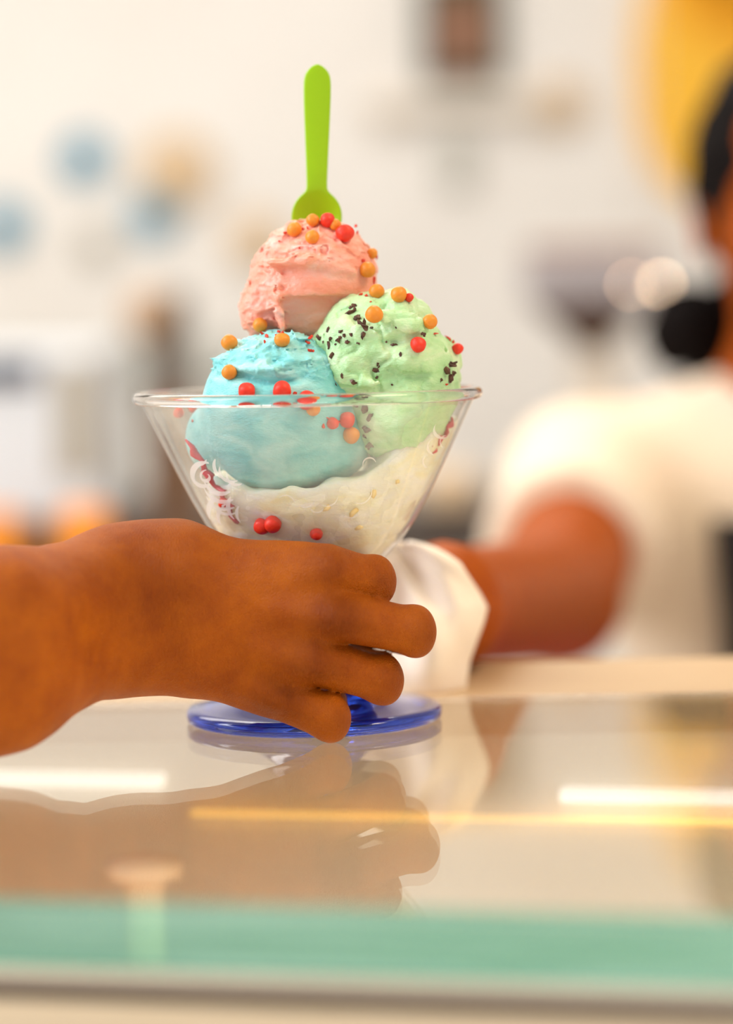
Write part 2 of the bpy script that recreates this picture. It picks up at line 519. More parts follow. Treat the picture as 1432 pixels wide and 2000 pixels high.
# ------------------------------------------------------------------ ice cream
def icemat(name, c1, c2, c3, bscale=900, bump=.5, streak=(1, 1, 2.2)):
    m = bpy.data.materials.new(name); m.use_nodes = True
    nt = m.node_tree; b = nt.nodes['Principled BSDF']
    tc = nt.nodes.new('ShaderNodeTexCoord'); mp = nt.nodes.new('ShaderNodeMapping'); mp.inputs['Scale'].default_value = streak
    nt.links.new(tc.outputs['Object'], mp.inputs[0])
    n = nt.nodes.new('ShaderNodeTexNoise'); n.inputs['Scale'].default_value = 55; n.inputs['Detail'].default_value = 6; n.inputs['Distortion'].default_value = 1.2
    nt.links.new(mp.outputs[0], n.inputs['Vector'])
    r = nt.nodes.new('ShaderNodeValToRGB')
    e = r.color_ramp.elements
    e[0].position = .33; e[0].color = lin(c1); e[1].position = .72; e[1].color = lin(c3)
    k = e.new(.5); k.color = lin(c2)
    nt.links.new(n.outputs['Fac'], r.inputs['Fac']); nt.links.new(r.outputs[0], b.inputs['Base Color'])
    b.inputs['Roughness'].default_value = .38
    b.inputs['Subsurface Weight'].default_value = .5
    b.inputs['Subsurface Radius'].default_value = (1, .7, .6); b.inputs['Subsurface Scale'].default_value = .0022
    n2 = nt.nodes.new('ShaderNodeTexNoise'); n2.inputs['Scale'].default_value = bscale; n2.inputs['Detail'].default_value = 4
    n3 = nt.nodes.new('ShaderNodeTexNoise'); n3.inputs['Scale'].default_value = bscale / 4; n3.inputs['Detail'].default_value = 4
    nt.links.new(mp.outputs[0], n2.inputs['Vector']); nt.links.new(mp.outputs[0], n3.inputs['Vector'])
    ad = nt.nodes.new('ShaderNodeMath'); ad.operation = 'MULTIPLY_ADD'; ad.inputs[1].default_value = 2.5
    nt.links.new(n3.outputs['Fac'], ad.inputs[0]); nt.links.new(n2.outputs['Fac'], ad.inputs[2])
    bp = nt.nodes.new('ShaderNodeBump'); bp.inputs['Strength'].default_value = bump; bp.inputs['Distance'].default_value = .0005
    nt.links.new(ad.outputs[0], bp.inputs['Height']); nt.links.new(bp.outputs[0], b.inputs['Normal'])
    return m
M_pink = icemat('pink_ice_cream', (250, 158, 132), (255, 174, 154), (255, 200, 190))
M_blueice = icemat('blue_ice_cream', (118, 206, 212), (142, 218, 220), (184, 236, 234))
M_mint = icemat('mint_ice_cream', (172, 220, 160), (192, 230, 178), (214, 238, 198))
M_cream = icemat('cream_ice_cream', (255, 240, 204), (255, 249, 226), (255, 254, 244), 700, .5)
_b = M_cream.node_tree.nodes['Principled BSDF']; _b.inputs['Subsurface Weight'].default_value = .9; _b.inputs['Subsurface Scale'].default_value = .007; _b.inputs['Subsurface Radius'].default_value = (1, .9, .7)

yS = -.018
def rot_xyz(a, b, c): return np.array(Euler((R(a), R(b), R(c))).to_matrix())

pc = P(612, 556, -.002)                      # pink
def sdf_pink(p):
    c = V(pc)
    d = f_ell(p, c, (.0236, .0240, .0238))
    d = smin(d, f_ell(p, c + V((.004, -.001, .006)), (.0175, .018, .0160)), .004)
    # flared skirt at the left and bottom
    d = smin(d, f_ell(p, V(P(515, 605, -.004)), (.0090, .015, .0105)), .003)
    d = smin(d, f_cap(p, P(548, 584, -.0225), P(560, 640, -.0215), .0026, .0022), .003)
    d = smin(d, f_cap(p, P(490, 590, -.004), P(505, 640, -.004), .0022, .0020), .002)
    d = smin(d, f_ell(p, V(P(700, 600, -.004)), (.0085, .014, .0075)), .004)
    # smooth sheared face under a ridge
    q = p - V(P(640, 577, -.0218)); nrm = V((.06, -.94, -.33)); nrm = nrm / np.linalg.norm(nrm)
    cut = q @ nrm
    zl = P(640, 577, -.026).z
    reg = smax(cut, -(zl - p[:, 2]) - .0, .0008)
    # cut only below the ridge
    cutd = smax(-cut, (p[:, 2] - zl), .0010)
    cutd = smax(cutd, -(p[:, 0] - P(552, 600, -.02).x), .001)
    d = smax(d, -cutd - .0, .0010)
    # curl of the upper layer, sweeping to the right
    d = smin(d, f_cap(p, P(528, 513, -.024), P(600, 508, -.027), .0012, .0016), .003)
    d = smin(d, f_cap(p, P(600, 508, -.027), P(690, 530, -.0215), .0016, .0010), .003)
    m = np.clip((p[:, 2] - zl) / .004, 0, 1) * .8 + .2
    left = np.clip((P(572, 600, -.02).x - p[:, 0]) / .004, 0, 1)
    crest = P(600, 512, -.025).z - .25 * np.clip(p[:, 0] - P(620, 512, -.025).x, 0, 1)
    m = np.clip((p[:, 2] - crest) / .002, 0, 1) * .85 + .15
    m = np.maximum(m, left)
    wp = p + .004 * np.stack([fbm(p, 90, 2, 61), fbm(p, 90, 2, 62), fbm(p, 90, 2, 63)], 1)
    nn = fbm(wp * V((1, 1, 2.4)), 120, 2, 9)
    d = d - m * (fbm(p * V((1, 1, 1.6)), 300, 3, 3) * .0010 + np.exp(-(nn / .09) ** 2) * .0011 - np.exp(-((nn - .16) / .07) ** 2) * .0005) 
    return d - .0004 * fbm(p, 900, 2, 4) * (.3 + m)

bc = P(546, 806, -.024)                      # blue
def sdf_blue(p):
    c = V(bc)
    d = f_ell(p, c, (.0288, .0270, .0296))
    d = smin(d, f_ell(p, V(P(655, 862, -.022)), (.0130, .014, .0140)), .008)
    d = smin(d, f_ell(p, V(P(415, 855, -.010)), (.0100, .016, .0130)), .006)
    zr = P(540, 738, -.05).z
    # crevice above the rim, with a lip over it
    band = np.exp(-((p[:, 2] - zr - .0018 * np.sin(p[:, 0] * 160)) / .0016) ** 2) * np.clip((.018 - np.abs(p[:, 0] - c[0] + .004)) / .012, 0, 1)
    d = d + band * .0034
    lip = np.exp(-((p[:, 2] - zr - .0050 - .002 * np.sin(p[:, 0] * 160 + 1)) / .0018) ** 2)
    d = d - lip * .0016
    up = np.clip((p[:, 2] - zr + .004) / .008, 0, 1)
    d = d - up * (fbm(p * V((1, 1, 1.8)), 200, 3, 21) * .0015 + np.exp(-(fbm(p * V((1, 1, 2)), 140, 2, 5) / .06) ** 2) * .0010 + fbm(p, 500, 2, 8) * .0006)
    d = d - .0004 * fbm(p, 1000, 2, 6) * up
    return smax(d, inside_r(p), .0012)

gc = P(752, 716, -.018)                      # mint
def sdf_mint(p):
    c = V(gc)
    d = f_ell(p, V(P(728, 700, -.018)), (.0225, .0235, .0250))
    d = smin(d, f_ell(p, V(P(800, 745, -.018)), (.0185, .022, .0240)), .005)
    d = smin(d, f_ell(p, V(P(775, 822, -.024)), (.0170, .019, .0150)), .008)
    d = smin(d, f_ell(p, V(P(872, 700, -.014)), (.0048, .009, .0085)), .0018)
    d = smin(d, f_ell(p, V(P(870, 738, -.012)), (.0046, .008, .0048)), .0016)
    # upper swirl layers
    d = smin(d, f_ell(p, V(P(788, 612, -.018)), (.0115, .0180, .0080), rot_xyz(0, 28, 0)), .0014)
    d = smin(d, f_ell(p, V(P(776, 636, -.0365)), (.0115, .0080, .0062), rot_xyz(0, 8, 0)), .0008)
    d = smin(d, f_ell(p, V(P(700, 650, -.032)), (.0090, .0090, .0085), rot_xyz(0, -45, 0)), .0016)
    d = smin(d, f_cap(p, P(655, 628, -.026), P(712, 586, -.020), .0034, .0026), .0016)
    d = smin(d, f_cap(p, P(640, 740, -.034), P(735, 748, -.044), .0020, .0020), .004)
    # crevice where the chocolate lies
    d = smax(d, -f_cap(p, P(684, 600, -.036), P(745, 640, -.042), .0034, .0032), .0012)
    d = smax(d, -f_cap(p, P(724, 667, -.0455), P(845, 664, -.041), .0026, .0020), .0010)
    d = smax(d, -f_cap(p, P(862, 655, -.026), P(868, 690, -.028), .0014, .0010), .0010)
    d = smin(d, f_ell(p, V(P(690, 716, -.0335)), (.0115, .0090, .0095), rot_xyz(0, -20, 0)), .0010)
    d = smin(d, f_ell(p, V(P(800, 700, -.0365)), (.0135, .0075, .0062), rot_xyz(0, 12, 0)), .0012)
    d = smin(d, f_ell(p, V(P(838, 742, -.030)), (.0090, .0090, .0080), rot_xyz(0, 30, 0)), .0012)
    d = d - fbm(p * V((1.3, 1, 1)), 90, 2, 41) * .0016 + np.exp(-(fbm(p + .005 * np.stack([fbm(p, 70, 2, 64), fbm(p, 70, 2, 65), fbm(p, 70, 2, 66)], 1), 85, 2, 45) / .08) ** 2) * .0008 - fbm(p, 420, 2, 47) * .0004 - .0003 * fbm(p, 1000, 2, 46)
    return smax(d, inside_r(p), .0012)

mc = P(640, 960, 0)
def sdf_cream(p):
    # fills the bowl below the scoops, rising toward the right
    top = (.0905 + 5.0 * (p[:, 0] + .010) ** 2 + .0030 * fbm(p * V((1, 1, .2)), 110, 2, 71)) - p[:, 2]
    d = smax(-top * .95, inside_r(p, .0003) , .003)
    hump = f_ell(p, V(P(812, 880, -.005)), (.020, .036, .016))
    d = smin(d, smax(hump, inside_r(p, .0003), .002), .004)
    # hollow at the left: the glass stands empty there
    d = smax(d, -(f_ell(p, V((-.056, -.012, .093)), (.0200, .05, .026))), .004)
    return d - fbm(p, 240, 3, 77) * .0006

def put_solid(name, fn, c, ext, res, m, label, cat):
    c = V(c)
    o = solid_obj(name, fn, c - V(ext), c + V(ext), res, m, None, 1, 1.9, off=tuple(c))
    o.location = tuple(float(x) for x in c)
    return tag(o, label, cat, 'ice cream in the sundae glass')
RS = .00055
pink = put_solid('ice_cream_scoop', sdf_pink, pc, (.032, .032, .030), RS, M_pink, 'pink ice cream scoop on top of the sundae with the green spoon in it', 'ice cream')
blue = put_solid('ice_cream_scoop', sdf_blue, bc, (.042, .036, .034), RS, M_blueice, 'pale blue ice cream scoop bulging against the front of the glass', 'ice cream')
mint = put_solid('ice_cream_scoop', sdf_mint, gc, (.040, .034, .042), RS, M_mint, 'mint green ice cream scoop studded with dark chocolate flakes', 'ice cream')
cream = put_solid('ice_cream', sdf_cream, (0, 0, .085), (.062, .062, .036), .0008, M_cream, 'cream coloured ice cream filling the bottom of the sundae glass', 'ice cream')
scoops = bvh_of([pink, blue, mint])
allice = bvh_of([pink, blue, mint, cream])
creambvh = bvh_of([cream])
mintbvh = bvh_of([mint])

def settle(px, py, r, tree, k=.62, far=1.09, near=.90):
    """centre of a ball seen at a pixel that sinks slightly into the surface"""
    d = ray(px, py); best = None
    t = near
    while t < far:
        p = CAM + d * t
        q, n, i, dist = tree.find_nearest(p)
        if dist is not None:
            if dist <= k * r: return p, n
            if best is None or dist < best[0]: best = (dist, p, n)
        t += .0004
    return best[1], best[2]

# chocolate in the mint scoop
M_choc = mat('dark_chocolate', (62, 34, 24), .45, (112, 74, 58), 500, .3, 900)
def shard(bm, p, s, rz, flat=.5):
    g = bmesh.ops.create_icosphere(bm, subdivisions=1, radius=1)
    mt = Euler((rnd.uniform(-.5, .5), rz, rnd.uniform(-.6, .6))).to_matrix()
    for v in g['verts']:
        j = 1 + rnd.uniform(-.5, .35)
        v.co = p + mt @ Vector((v.co.x * s[0] * j, v.co.y * s[1] * j * flat, v.co.z * s[2] * j))
chips = [(692, 598, 8, 4, 40), (684, 611, 10, 5, -20), (697, 622, 6, 6, 20), (705, 632, 9, 4, 45), (716, 641, 9, 4, 40), (641, 645, 3, 6, 10), (624, 661, 5, 4, 0),
         (645, 661, 4, 5, 0), (661, 664, 5, 5, 30), (672, 655, 3, 4, 0), (666, 648, 4, 3, 0), (643, 674, 3, 6, -15), (648, 694, 5, 5, 0), (709, 654, 4, 5, 0),
         (679, 668, 4, 3, 0), (700, 670, 4, 2, 0), (774, 640, 2, 2, 0), (768, 673, 5, 3, -20), (783, 694, 3, 5, 0), (738, 712, 2, 6, 20), (735, 723, 6, 4, 10), (690, 745, 6, 5, 0),
         (650, 741, 1.5, 17, -32), (668, 734, 2, 4, 0), (825, 652, 4, 4, 0), (736, 737, 4, 3, -30), (880, 711, 13, 4, 15), (872, 724, 7, 7, 0), (880, 737, 6, 8, 10), (766, 751, 2, 2, 0),
         (712, 800, 6, 8, 30), (722, 815, 4, 10, 20), (705, 778, 7, 4, 0), (719, 840, 7, 5, -20), (724, 868, 10, 4, -25), (712, 852, 5, 4, 0), (698, 790, 6, 4, 10),
         (686, 653, 3, 3, 0), (655, 672, 3, 2, 0), (631, 668, 2, 3, 0), (755, 668, 3, 2, 10), (862, 742, 4, 3, 0), (886, 728, 5, 4, 30)]
for (x, y, a, b, ang) in chips:
    c, n = settle(x, y, min(a, b) / 4400, mintbvh, .30)
    bm = bmesh.new()
    shard(bm, c - mint.location, (a / 4300, min(a, b) / 4300 * 1.1, b / 4300), R(ang), .8)
    if max(a, b) >= 4:
        for q in range(2):
            shard(bm, c - mint.location + Vector((rnd.uniform(-1, 1) * a, 0, rnd.uniform(-1, 1) * b)) / 5000, (a * rnd.uniform(.3, .8) / 4300, min(a, b) * .8 / 4300, b * rnd.uniform(.3, .9) / 4300), R(ang + rnd.uniform(-60, 60)), .8)
    from_bm('chocolate_flake', bm, M_choc, mint)

# ------------------------------------------------------------------ sweets
M_or = mat('orange_sugar_shell', (226, 134, 34), .42, (232, 150, 50), 240, .25, 700, sss=.15)
M_rd = mat('red_sugar_shell', (222, 44, 26), .45, (234, 62, 38), 240, .3, 700, sss=.15)
M_crumb = mat('red_sugar_crumb', (196, 38, 30), .45, (224, 66, 34), 600)
def candy(px, py, r, red, label, tree=scoops, k=.62, grp=None, squash=1.0):
    rr = r / 5400
    c, n = settle(px, py, rr, tree, k)
    bm = bmesh.new(); ball(bm, (0, 0, 0), rr, 3)
    for v in bm.verts:
        q = v.co / rr
        s = 1 + .035 * math.sin(3.1 * q.x + px) * math.cos(2.7 * q.z + py) + (.02 if not red else .035) * math.sin(5 * q.y + 4 * q.z + px)
        v.co = Vector((v.co.x * s, v.co.y * s, v.co.z * s * squash))
    o = from_bm('sugar_ball', bm, M_rd if red else M_or, None, True)
    o.location = c
    return tag(o, label, 'candy', grp or ('red sugar balls on the ice cream' if red else 'orange sugar balls on the ice cream'))
candy(611, 430, 13, 0, 'small orange sugar ball against the spoon, beside the red one')
candy(640, 430, 15, 1, 'red sugar ball resting against the front of the green spoon')
candy(655, 439, 12, 0, 'orange sugar ball wedged between two red ones by the spoon')
candy(575, 448, 15, 0, 'orange sugar ball at the left shoulder of the pink scoop top')
candy(610, 463, 14, 0, 'lone orange sugar ball just below the spoon on the pink scoop')
candy(674, 455, 18, 1, 'largest red sugar ball, cracked, on the pink scoop top')
candy(727, 495, 11, 0, 'half-hidden orange sugar ball high on the right side of the pink scoop')
candy(718, 527, 16.5, 0, 'large orange sugar ball low on the right side of the pink scoop')
candy(736, 569, 15, 0, 'orange sugar ball where the pink and mint scoops meet')
candy(779, 575, 16, 0, 'orange sugar ball on the very top of the mint scoop')
candy(799, 581, 9, 1, 'small red sugar ball peeking from behind the top of the mint scoop')
candy(731, 614, 17.5, 0, 'orange sugar ball on the front of the mint scoop by the chocolate')
candy(840, 628, 14.5, 0, 'orange sugar ball on the upper right edge of the mint scoop')
candy(817, 673, 15.5, 1, 'red sugar ball on the front of the mint scoop')
candy(894, 681, 11.5, 1, 'red sugar ball hanging on the far right edge of the mint scoop')
candy(508, 635, 14.5, 0, 'orange sugar ball behind the blue scoop, at the foot of the pink one')
candy(448, 669, 16, 0, 'orange sugar ball on the upper left edge of the blue scoop')
candy(551, 664, 16, 0, 'orange sugar ball on the blue scoop just under the pink one', squash=.86)
candy(448, 727, 15, 0, 'orange sugar ball low on the left front of the blue scoop')
candy(482, 764, 17, 1, 'red sugar ball behind the glass rim, the left of two on the blue scoop', allice, .4)
candy(551, 762, 18, 1, 'red sugar ball behind the glass rim, the right of two on the blue scoop', allice, .4)
candy(600, 782, 19, 1, 'red sugar ball stuck to the glass just under the rim', allice, .5)
candy(612, 799, 14, 0, 'orange sugar ball under the rim between blue scoop and glass', allice, .4)
candy(678, 820, 16, 1, 'red sugar ball inside the glass above an orange one', allice, .4)
candy(650, 827, 12, 1, 'small broken red sugar ball inside the glass by the blue scoop', allice, .4)
candy(686, 850, 17, 0, 'orange sugar ball inside the glass between the blue and mint scoops', allice, .4)
candy(349, 806, 11, 1, 'red sugar ball inside the glass near its left rim', allice, .4)
candy(378, 797, 10, 1, 'small red sugar ball left of the blue scoop, under the rim', allice, .4)
candy(533, 1024, 17, 1, 'red sugar ball low in the cream above the hand', creambvh, .4)
candy(512, 1028, 17, 1, 'darker red sugar ball pressed in the cream left of its neighbour', creambvh, .3)
candy(618, 1043, 13, 1, 'red sugar ball in the cream just above the knuckles', creambvh, .3)
candy(438, 982, 12, 1, 'red sugar ball behind the etched scrolls of the glass', creambvh, .3)

crumbs = [(557, 454, 4, 3, 0, 't'), (590, 448, 4, 5, 30, 't'), (601, 445, 5, 2, 60, 't'), (625, 437, 3, 6, 0, 't'), (695, 441, 3, 3, 40, 't'), (698, 455, 2.5, 6, 10, 't'), (662, 446, 3, 3, 0, 't'), (545, 471, 2, 2, 0, 't'),
          (585, 485, 2.5, 2, 30, 't'), (709, 509, 4, 4, 0, 'r'), (731, 547, 3, 7, 0, 'r'), (736, 502, 3, 5, 0, 'r'), (705, 575, 6, 3, -20, 'j'), (715, 577, 4, 3, 20, 'j'), (724, 589, 3, 2, 0, 'j'),
          (850, 652, 8, 2, -10, 'g'), (876, 660, 8, 2, 40, 'g'), (886, 668, 4, 4, 0, 'g'), (872, 751, 4, 3, 0, 'g'),
          (513, 651, 6, 3, 30, 'b'), (521, 657, 7, 4, 50, 'b'), (517, 668, 3, 5, 0, 'b'), (545, 648, 4, 4, 20, 'b'), (552, 650, 5, 3, -10, 'b'), (540, 655, 4, 3, 0, 'b'), (598, 667, 4, 3, 0, 'n'), (606, 660, 6, 4, -40, 'n'), (605, 685, 4, 6, 0, 'n'),
          (612, 685, 3, 4, 0, 'n'), (603, 670, 5, 3, 10, 'n'), (632, 832, 4, 7, 10, 'i'), (642, 818, 7, 2, 40, 'i'), (660, 823, 7, 2, 30, 'i'), (590, 795, 7, 3, 10, 'i'), (575, 768, 5, 3, 0, 'i'), (376, 822, 3, 4, 0, 'i')]
clab = {'t': 'tiny red sugar crumb on the top of the pink scoop', 'r': 'tiny red sugar crumb on the right flank of the pink scoop',
        'j': 'tiny red sugar crumb in the seam between pink and mint scoops', 'g': 'tiny red sugar crumb on the right end of the mint scoop',
        'b': 'tiny red sugar crumb on top of the blue scoop', 'n': 'tiny red sugar crumb in the notch between blue and mint scoops',
        'i': 'tiny red sugar crumb inside the glass below the rim'}
ORD = ['leftmost', 'second from left', 'third from left', 'fourth from left', 'fifth from left', 'sixth from left', 'seventh from left', 'eighth from left', 'rightmost']
for (x, y, a, b, ang, g) in crumbs:
    c, n = settle(x, y, 3.5 / 5300, allice, .5)
    bm = bmesh.new(); shard(bm, Vector((0, 0, 0)), (a / 5000, 3 / 5000, b / 5000), R(ang), 1)
    o = from_bm('sugar_crumb', bm, M_crumb); o.location = c
    mates = sorted(q for q in crumbs if q[5] == g); k = mates.index((x, y, a, b, ang, g))
    w = 'rightmost' if k == len(mates) - 1 else ORD[k]
    tag(o, clab[g].replace('tiny red sugar crumb', 'tiny red sugar crumb, %s' % w), 'candy', clab[g].replace('tiny red sugar crumb', 'red sugar crumbs'))

# red sauce streaks, imitated reflections at right, yellow cereal bits pressed against the glass
M_sauce_refl = mat('red_sauce_and_reflection', (196, 44, 70), .3, (214, 84, 96), 300, sss=.2)
M_yel = mat('yellow_cereal', (244, 212, 130), .5, (250, 226, 160), 300)
def on_wall(px, py, gap=.0045):
    d = ray(px, py); h, n, i, t = bowl_bvh.ray_cast(CAM, d)
    return (h + d * gap) if h else P(px, py, -.04)
def blob_strip(name, pts, rad, m, label, cat, gap=.004):
    q = [on_wall(x, y, gap) for x, y in pts]
    c = q[0].copy(); bm = bmesh.new(); tube(bm, [p - c for p in q], [r / 5400 for r in rad], 8)
    bmesh.ops.subdivide_edges(bm, edges=bm.edges[:], cuts=2, use_grid_fill=True)
    vv = np.array([v.co[:] for v in bm.verts]); nz = fbm(vv, 420, 2, 12)
    for v, k in zip(bm.verts, nz): v.co += Vector((k, 0, -k)) * .0016
    o = from_bm(name, bm, m, None, True); o.location = c
    return tag(o, label, cat, 'toppings pressed against the glass')
blob_strip('sauce_reflection_streak', [(366, 862), (374, 872), (382, 888), (396, 900), (398, 918), (414, 934), (418, 948), (436, 956), (434, 974), (450, 986), (448, 1002), (460, 1016)], [2, 6, 9, 4, 7, 10, 4, 8, 5, 10, 5, 6], M_sauce_refl, 'crimson sauce streak running down the left wall behind the etched scrolls', 'sauce')
blob_strip('sauce_reflection_streak', [(886, 818), (876, 832), (870, 846), (856, 856), (852, 872), (840, 884), (832, 900)], [2, 6, 3, 8, 4, 6, 1], M_sauce_refl, 'crimson streak imitating a reflection on the right wall of the glass', 'sauce', .006)  # reflection of the red etched pattern, modelled as a solid strip
blob_strip('sauce_reflection_streak', [(845, 862), (826, 880), (812, 892)], [5, 4, 2], M_sauce_refl, 'short crimson branch of the imitated reflection at right', 'sauce', .006)  # side branch of the same modelled reflection
for i, (x, y, r, l) in enumerate([(730, 962, 8, 'yellow cereal flake in the cream under the mint scoop'), (690, 1000, 9, 'yellow cereal flake in the middle of the cream'), (640, 990, 7, 'yellow cereal flake in the cream below the blue scoop'), (776, 940, 6, 'yellow cereal flake high at the right of the cream'), (700, 1030, 8, 'yellow cereal flake in the cream close above the knuckles')]):
    c, n = settle(x, y, r / 5400, creambvh, .1)
    bm = bmesh.new(); shard(bm, Vector((0, 0, 0)), (r / 5400, r / 6400, r * 1.4 / 5400), .4 * i, 1)
    o = from_bm('cereal_flake', bm, M_yel, None, True); o.location = c; tag(o, l, 'topping', 'cereal flakes in the cream')

# etched scrolls on the bowl
def strip(bm, pts, wid):
    q = []
    for x, y in pts:
        d = ray(x, y); h, n, i, t = bowl_bvh.ray_cast(CAM, d)
        if h is None: return
        q.append((h, n if n.dot(d) < 0 else -n))
    L = []
    for i, (h, n) in enumerate(q):
        t = (q[min(i + 1, len(q) - 1)][0] - q[max(i - 1, 0)][0]).normalized()
        s = t.cross(n).normalized() * wid[i] / 5500 * .56
        L.append((bm.verts.new(h + n * .0003 - s), bm.verts.new(h + n * .0003 + s)))
    for a, b in zip(L, L[1:]): bm.faces.new((a[0], a[1], b[1], b[0]))
def arc(cx, cy, r0, r1, a0, a1, w, n=18):
    pts, ws = [], []
    for i in range(n + 1):
        t = i / n; a = R(a0 + (a1 - a0) * t); r = r0 + (r1 - r0) * t
        pts.append((cx + r * math.cos(a), cy - r * math.sin(a) * 1.0)); ws.append(w * math.sin(math.pi * min(max(t, .04), .96)) ** .6)
    return pts, ws
bm = bmesh.new()
for a in [(400, 928, 26, 20, 70, 300, 13), (404, 930, 13, 5, 90, 420, 7), (446, 905, 26, 30, 160, 260, 9), (452, 915, 22, 26, 170, 300, 8), (462, 925, 18, 22, 180, 300, 7),
          (432, 928, 34, 36, 200, 300, 11), (436, 940, 38, 40, 200, 300, 10), (440, 952, 40, 42, 205, 295, 9), (446, 962, 40, 42, 215, 290, 7), (436, 1004, 34, 26, 110, 200, 12), (452, 1012, 30, 22, 110, 215, 9), (478, 985, 30, 34, 150, 235, 10),
          (488, 1000, 24, 26, 150, 230, 7), (386, 890, 16, 20, 250, 340, 6)]:
    strip(bm, *arc(*a))
ob = from_bm('etched_scroll', bm, M_etch, sundae); ob['label'] = 'white etched scrolls at the left of the bowl'
bm = bmesh.new()
for a in [(722, 906, 12, 14, 20, 200, 3), (700, 960, 22, 26, 250, 380, 3), (560, 985, 16, 20, 20, 140, 2.5), (640, 965, 24, 20, 240, 350, 2.5), (620, 985, 16, 14, 200, 330, 2.5), (600, 970, 22, 16, 230, 330, 2.5), (680, 990, 18, 24, 240, 330, 2.5)]:
    strip(bm, *arc(*a))
ob = from_bm('etched_scroll', bm, M_etch, sundae); ob['label'] = 'fine etched curls across the front of the bowl'
bm = bmesh.new()
for a in [(862, 836, 14, 20, 150, 300, 6), (850, 870, 14, 18, 120, 260, 5), (872, 860, 10, 16, 100, 250, 4), (838, 900, 12, 14, 120, 250, 4)]:
    strip(bm, *arc(*a))
ob = from_bm('etched_scroll', bm, M_etch, sundae); ob['label'] = 'etched leaves at the right of the bowl'

# ------------------------------------------------------------------ spoon
M_spoon = mat('lime_green_plastic', (156, 202, 0), .35, sss=.15, sssr=(.6, 1, .1), sscale=.003)
def build_spoon():
    Y0 = .004
    rows = []
    # (py, half width px)
    outl = [(125.5, 1.5), (127, 6), (130, 12), (136, 18), (143, 23), (152, 26), (165, 27), (190, 26.8), (240, 25), (300, 22.2), (345, 20.5), (366, 20), (372, 21.5), (378, 27), (384, 34), (392, 41), (404, 47), (416, 49.5), (428, 50), (442, 47), (456, 40), (468, 28), (476, 14), (479, 2)]
    xc = lambda y: 620 - (y - 127) * .004
    base = P(620, 420, Y0)
    bm = bmesh.new(); NX = 12
    fr, bk = [], []
    for (y, w) in outl:
        f_, b_ = [], []
        for i in range(NX + 1):
            u = -1 + 2 * i / NX
            c = P(xc(y) + w * u, y, Y0) - base
            t = max(0, min(1, (y - 368) / 55)); t2 = max(0, min(1, (480 - y) / 30))
            dep = .0032 * (1 - u * u) * t * t2           # hollow of the spoon bowl
            crown = .0004 * (1 - u * u) * (1 - t)
            f_.append(bm.verts.new((c.x, c.y + dep - .0006 - crown, c.z)))
            b_.append(bm.verts.new((c.x, c.y + dep + .0006, c.z)))
        fr.append(f_); bk.append(b_)
    for S, fl in ((fr, 0), (bk, 1)):
        for a, b in zip(S, S[1:]):
            for i in range(NX):
                q = (a[i], a[i + 1], b[i + 1], b[i]); bm.faces.new(q[::-1] if fl else q)
    for k in (0, NX):
        for j in range(len(outl) - 1):
            bm.faces.new((fr[j][k], fr[j + 1][k], bk[j + 1][k], bk[j][k]))
    for j in (0, len(outl) - 1):
        for i in range(NX): bm.faces.new((fr[j][i], fr[j][i + 1], bk[j][i + 1], bk[j][i]))
    o = from_bm('plastic_spoon', bm, M_spoon, None, True)
    o.location = base
    tag(o, 'lime green plastic spoon standing upright in the pink scoop', 'spoon')
    md = o.modifiers.new('s', 'SUBSURF'); md.levels = 1; md.render_levels = 1
build_spoon()

